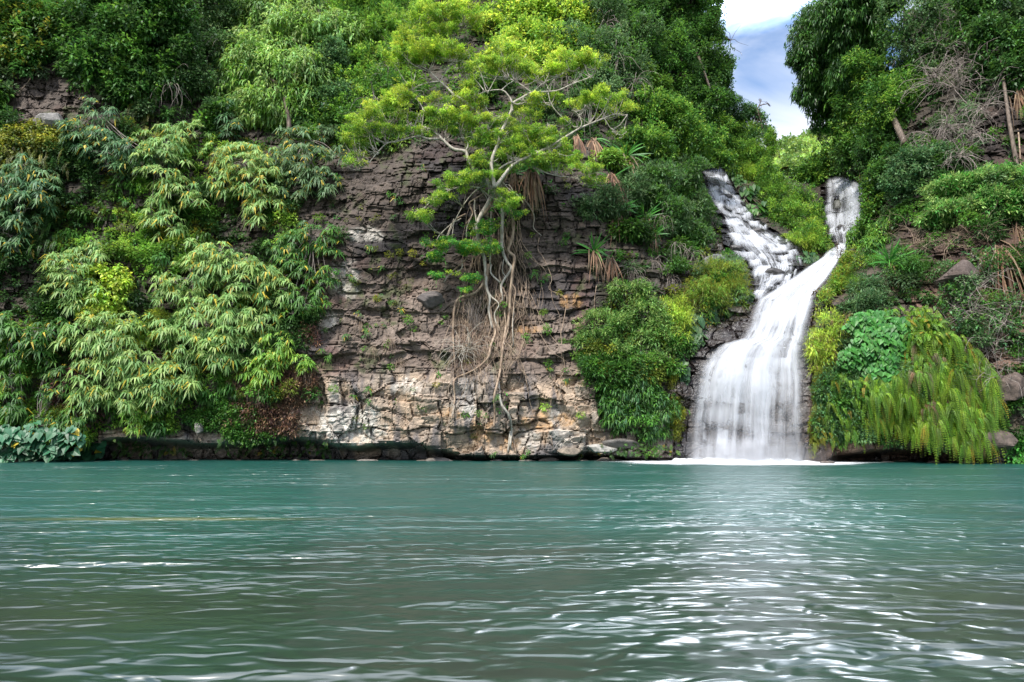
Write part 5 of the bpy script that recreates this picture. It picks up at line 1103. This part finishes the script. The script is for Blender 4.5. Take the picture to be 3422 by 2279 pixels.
# ------------------------------------------------------------------ vines and bare twigs
def vine(label, pts, rad, name='hanging_vine', cat='vine', mat=None, lift=.15, r1=None):
    q = [P(x, y, float(Drel(x, y)) - lift) for x, y in pts]; b = q[0]; W = Wood(); W.add(q, rad, r1 or rad * .5, 6, 5)
    me = W.mesh(name); me.transform(Mt.Translation(-Vector(b))); o = link(name, me, mat or M_ROOT); o.location = b; tag(o, label, cat, 'vines and bare stems on the cliff')
def xy(z): return [(p[0], p[1]) for p in z]
vine('pale vine curling down from the largest sword-leaved plant', xy(zb([(1040, 420), (1100, 500), (1140, 590), (1130, 680), (1200, 750)])), .05, mat=M_PALE)
vine('thin zigzag vine crossing the grey blocks to the sunlit ledge', xy(zb([(1180, 770), (1170, 870), (1220, 950), (1290, 1120), (1270, 1220), (1410, 1310), (1380, 1560)])) + xy(zc([(1500, 290), (1520, 500), (1530, 620), (1430, 810), (1405, 1020)])), .03, mat=M_ROOT)
vine('straight cord hanging under the lone sword-leaved plant', xy(zb([(1680, 1190), (1665, 1300), (1658, 1450)])), .02)
vine('straight cord hanging under the withered sword-leaved plant', xy(zb([(1815, 1200), (1810, 1350), (1790, 1500)])), .02)
vine('thin root dropping from the sunlit ledge to the water', xy(zc([(1500, 700), (1490, 850), (1480, 960)])), .02)
vine('spreading foot root on the wet stones below the ledge', xy(zc([(1420, 1210), (1430, 1300), (1450, 1390)])), .02)
vine('slanting stick standing in the water under the russet creeper', [(1108, 1455), (1130, 1500), (1148, 1538)], .035, 'driftwood_stick', 'stick', M_PALE)
vine('arched bare stem on the far left stone', [(60, 160), (98, 180), (112, 240), (70, 300), (20, 325)], .035, mat=M_ROOT)
vine('upright vine against the far left edge', [(20, 210), (22, 300), (25, 360), (20, 420)], .03, mat=M_TWIG)
vine('thick bare stem beside the dark tree at upper left', [(640, 240), (635, 300), (628, 360), (622, 386)], .06, mat=M_PALE)
vine('slender bare stem right of the thick one at upper left', [(668, 300), (665, 350), (672, 400)], .03, mat=M_PALE)
vine('tall slanting yucca stem down the right edge', [(3374, 180), (3390, 330), (3405, 460), (3412, 590)], .07, mat=M_ROOT)
vine('long leaning stem from the dead leaf bundle to the right edge', [(3355, 985), (3380, 1060), (3400, 1110), (3412, 1165)], .04, mat=M_ROOT)
vine('light pole-like stem slanting under the corner crown', [(3290, 215), (3320, 280), (3345, 340)], .05, mat=M_PALE)
vine('bare stem leaning over the cliff top at upper right', [(3220, 0), (3232, 40), (3245, 80)], .04, mat=M_PALE)
vine('rope-like stem across the russet rubble', [(930, 1080), (990, 1130), (1010, 1190), (980, 1260)], .022, mat=M_ROOT)
vine('long drooping stem from the whorled shrub toward the pool', [(480, 1365), (520, 1350), (560, 1320)], .03, mat=M_TWIG)

def twig_bush(label, origins, n, ln, rad, seed, arch=.4, spread=(1, .6, .9), mat=None, down=-.1, lift=.4, levels=1, name='bare_shrub'):
    r = np.random.default_rng(seed); b0 = None; its = []
    for x, y in origins:
        W = Wood()
        x *= VS; y *= VS; yy = max(y, float(np.interp(x, RIDGE[:, 0], RIDGE[:, 1]))); Y = float(Drel(x, yy)) - lift; b = P(x, y, Y); b0 = b if b0 is None else b0
        for i in range(n):
            d = norm(r.normal(size=3) * np.array(spread) + np.array([0, -.5, .35])); l = ln * (.5 + .7 * r.random()); pts = [b + r.normal(size=3) * .1]
            for s in range(5):
                d = norm(d + r.normal(size=3) * .22 + np.array([0, 0, down - arch * s * .12])); pts.append(pts[-1] + d * l / 5)
            W.add(pts, rad * (.6 + .6 * r.random()), rad * .3, 4, 2)
            if levels > 1:
                for t in range(4):
                    p0 = pts[r.integers(1, 5)]; d2 = norm(r.normal(size=3) * np.array(spread)); q = [p0]
                    for s in range(4): d2 = norm(d2 + r.normal(size=3) * .25 + np.array([0, 0, down])); q.append(q[-1] + d2 * l * .12)
                    W.add(q, rad * .45, rad * .2, 4, 2)
        its.append(('twig_cluster', W.mesh('t'), mat or M_TWIG))
    root = thing(name, b0, label, 'bare shrub'); finish(root, its)
twig_bush('large leafless grey shrub sprawling over the right slope below the sky', [(2130, 60), (2160, 120), (2190, 60), (2150, 190), (2200, 200), (2120, 140), (2230, 150)], 26, 3.0, .028, 801, levels=2, mat=M_TWIG, lift=1.)
twig_bush('lower leafless shrub drooping against the shaded right slope', [(2180, 290), (2230, 310), (2150, 330), (2260, 250), (2200, 360)], 22, 2.4, .022, 802, levels=2, down=-.2, lift=.8)
twig_bush('dry fan of straw stalks beside the fig roots', [(1060, 810), (1080, 800)], 34, 2.0, .016, 803, arch=.9, mat=M_PALE, spread=(1.1, .4, .7), lift=.15)
twig_bush('dry stalks standing upright against the fig root mat', [(1095, 760), (1085, 745)], 26, 1.7, .013, 804, arch=.2, mat=M_TWIG, spread=(.35, .2, .3), down=.25, lift=.15)
twig_bush('small spray of white rootlets below the dry fan', [(1045, 930)], 16, 1.5, .013, 805, arch=.9, mat=M_PALE, spread=(.5, .3, .2), down=-.8, lift=.15)
twig_bush('tangle of grey stems hugging the right rock above the ferns end', [(2230, 720), (2270, 800), (2240, 660), (2310, 740), (2290, 860)], 16, 2.2, .022, 806, levels=2, lift=.35)
twig_bush('brown twig tangle under the light acacia-like bush', [(2100, 560), (2180, 560), (2040, 540), (2260, 540)], 18, 1.8, .015, 807, levels=2, lift=.3, mat=M_ROOT)
twig_bush('wiry stems beneath the dark hollow at the tree-fern gap', [(880, 300), (910, 270), (850, 280)], 26, 2.0, .014, 808, levels=2, lift=.6)
twig_bush('hanging grey stems between the fig crown and the tall dark column', [(1300, 170), (1350, 240), (1420, 130), (1390, 60), (1460, 190)], 16, 2.6, .018, 821, arch=.5, down=-.5, spread=(.6, .4, .6), lift=2.6)
twig_bush('bare stems threaded through the feathery tree by the fig', [(900, 150), (940, 220), (860, 230)], 14, 2.2, .016, 822, arch=.5, down=-.3, spread=(.7, .4, .6), lift=2.4)
twig_bush('loose bare stems hanging over the bank above the tussock grass', [(1560, 560), (1520, 500), (1600, 580)], 16, 2.0, .015, 823, arch=.6, down=-.6, spread=(.5, .4, .4), lift=1.2)
twig_bush('hanging brown vines in the shaded trees at upper left', [(440, 110), (480, 160), (520, 120), (400, 200)], 18, 2.4, .018, 809, arch=.5, down=-.5, spread=(.6, .4, .6), lift=.9)
twig_bush('russet root fringe on the left end of the bare rock', [(640, 850), (670, 900), (600, 900), (620, 960), (700, 850)], 30, 1.2, .011, 810, arch=.6, down=-.6, spread=(.6, .3, .3), mat=M_ROOT, lift=.1)
twig_bush('hanging fine roots on the wall above the rubble band', [(900, 780), (860, 800), (830, 740), (920, 830)], 24, 1.1, .009, 811, arch=.6, down=-.9, spread=(.3, .2, .2), mat=M_ROOT, lift=.1)
twig_bush('bare stems trailing through the bank bush left of the fall', [(1470, 640), (1500, 600), (1450, 620), (1540, 640)], 18, 1.6, .014, 812, arch=.6, down=-.6, spread=(.4, .3, .3), mat=M_TWIG, lift=.2)

# ------------------------------------------------------------------ loose boulders
def boulder(x, y, rx, ry, label, c=(.05, .045, .045), wetv=.8, seed=0, lift=.3):
    r = np.random.default_rng(900 + seed); Y = float(D(x, y)) - lift; s = Y / F; n = 40
    u, v = np.meshgrid(np.linspace(0, 2 * math.pi, n), np.linspace(0, math.pi, n // 2))
    d = np.stack([np.cos(u) * np.sin(v), np.sin(u) * np.sin(v), np.cos(v)], -1)
    planes = rvec(r, 13); pl = .72 + .3 * r.random(13); dot = d @ planes.T; k = np.min(np.where(dot > .05, pl / np.maximum(dot, .05), 9), -1)
    k = np.minimum(k, 1.25) * (1 + .08 * (fbm(d[..., 0] * 4, d[..., 1] * 4, d[..., 2] * 4, seed, 4) - .5))
    R = np.array([rx * s, min(rx, ry) * s * 1.1, ry * s]); v3 = (d * k[..., None] * R).reshape(-1, 3)
    idx = np.arange(u.size).reshape(u.shape); fa = np.stack([idx[:-1, :-1], idx[1:, :-1], idx[1:, 1:], idx[:-1, 1:]], -1).reshape(-1, 4)
    me = mk_mesh('boulder', v3, fa, np.tile(np.array(c), (len(v3), 1))); wa = me.attributes.new('wet', 'FLOAT', 'POINT'); wa.data.foreach_set('value', np.full(len(v3), wetv, np.float32))
    o = link('boulder', me, M_ROCK); o.location = P(x, y, Y); tag(o, label, 'boulder', 'boulders around the falls')
for k, a in enumerate([(2600, 628, 42, 20, 'flat reddish brown boulder in the middle of the gully', (.12, .07, .06), .2), (2812, 765, 14, 13, 'dark wet boulder splitting the foot of the rounded misty fall'), (2826, 770, 9, 12, 'small dark stone right of the splitting boulder'),
                       (2388, 878, 36, 24, 'smooth grey boulder left of the stepped cascade', (.10, .10, .11)), (2585, 915, 32, 16, 'wet boulder at the foot of the stepped cascade'), (2460, 835, 26, 14, 'wet boulder at the left side of the stepped cascade'),
                       (2432, 660, 15, 11, 'dark boulder high in the stepped cascade'), (2530, 775, 22, 14, 'dark boulder on the right side of the stepped cascade'), (2798, 700, 18, 26, 'dark boulder veiled by the middle of the rounded misty fall', (.05, .05, .04), .8, -.1),
                       (3370, 1290, 60, 50, 'angular brown boulder at the right edge above the water', (.11, .08, .065), .1), (3330, 1470, 60, 45, 'brown block at the water line in the right corner', (.10, .075, .06), .3), (3200, 925, 60, 45, 'rounded brown boulder under the dark hollow on the right wall', (.085, .062, .052), .1),
                       (2010, 1500, 50, 14, 'pale flat stone at the water line toward the fall', (.30, .28, .25), .2), (1900, 1510, 40, 12, 'low brown stone at the water line under the ledge', (.20, .16, .12), .3), (2080, 1480, 55, 20, 'dark stone under the weeping bush', (.10, .09, .08), .6),
                       (665, 1430, 14, 20, 'small white-stained stone on the left wall above the undercut', (.24, .22, .2), .1), (170, 420, 60, 35, 'pale grey block exposed on the far left wall', (.17, .16, .15), .1), (1440, 1000, 45, 25, 'dark slab jutting from the wall left of the fig roots', (.10, .085, .08), .1)]):
    boulder(*a[:5], **({'c': a[5]} if len(a) > 5 else {}), **({'wetv': a[6]} if len(a) > 6 else {}), **({'lift': a[7]} if len(a) > 7 else {}), seed=k)

for k, (x, rx, ry) in enumerate([(990, 22, 9), (1060, 30, 8), (1225, 26, 7), (1410, 24, 8), (1475, 34, 10), (1560, 26, 8), (1660, 20, 9), (1760, 30, 9), (1835, 22, 8), (1950, 26, 10), (2035, 30, 9), (2150, 34, 11), (2205, 26, 12), (2240, 20, 8), (2760, 26, 9), (2840, 34, 8), (2960, 28, 7), (3120, 30, 8), (3240, 26, 9), (420, 26, 8), (560, 20, 7), (640, 30, 8), (800, 24, 7)]):
    boulder(x, 1542 + (4 if x > 2700 else 0), rx * (.9 + .9 * ((x * 7) % 10) / 10), ry * (.7 + 1.4 * ((x * 3) % 10) / 10), 'dark wet half-sunk stone along the foot of the cliff', c=(.12, .10, .085), wetv=.7, seed=60 + k, lift=1.9 if x not in (2205, 2240, 2150) else .5)

# spray drifting off the foot of the fall
def mist():
    u, v = np.meshgrid(np.linspace(0, 2 * math.pi, 33)[:-1], np.linspace(.02, math.pi - .02, 17)); d = np.stack([np.cos(u) * np.sin(v), np.sin(u) * np.sin(v), np.cos(v)], -1).reshape(-1, 3)
    idx = np.arange(u.size).reshape(u.shape); i2 = np.roll(idx, -1, 1); fa = np.stack([idx[:-1], idx[1:], i2[1:], i2[:-1]], -1).reshape(-1, 4)
    fa = np.concatenate([fa]); v3 = d * np.array([5.0, 1.7, 1.5])
    me = mk_mesh('mist', v3, fa, smooth=True)
    m, N, L = new_mat('spray'); o = N("ShaderNodeOutputMaterial"); pv = N("ShaderNodeVolumePrincipled"); pv.inputs['Color'].default_value = (.95, .96, 1, 1); pv.inputs['Anisotropy'].default_value = .2
    tc = N("ShaderNodeTexCoord"); ln = N("ShaderNodeVectorMath"); ln.operation = 'LENGTH'; mp = N("ShaderNodeMapping"); mp.inputs['Scale'].default_value = (1 / 5., 1 / 1.7, 1 / 1.5)
    mr = N("ShaderNodeMapRange"); mr.interpolation_type = 'SMOOTHSTEP'; mr.inputs[1].default_value = .25; mr.inputs[2].default_value = .98; mr.inputs[3].default_value = .75; mr.inputs[4].default_value = 0
    nn = N("ShaderNodeTexNoise"); nn.inputs['Scale'].default_value = .9; mu = N("ShaderNodeMath"); mu.operation = 'MULTIPLY'
    L(tc.outputs['Object'], mp.inputs[0]); L(mp.outputs[0], ln.inputs[0]); L(ln.outputs['Value'], mr.inputs[0]); L(tc.outputs['Object'], nn.inputs[0]); L(mr.outputs[0], mu.inputs[0]); L(nn.outputs[0], mu.inputs[1]); L(mu.outputs[0], pv.inputs['Density']); L(pv.outputs[0], o.inputs['Volume'])
    ob = link('mist', me, m); ob.location = (13.6, 38.6, .25); tag(ob, 'soft spray hanging over the foot of the fall', 'mist', kind='stuff')
mist()
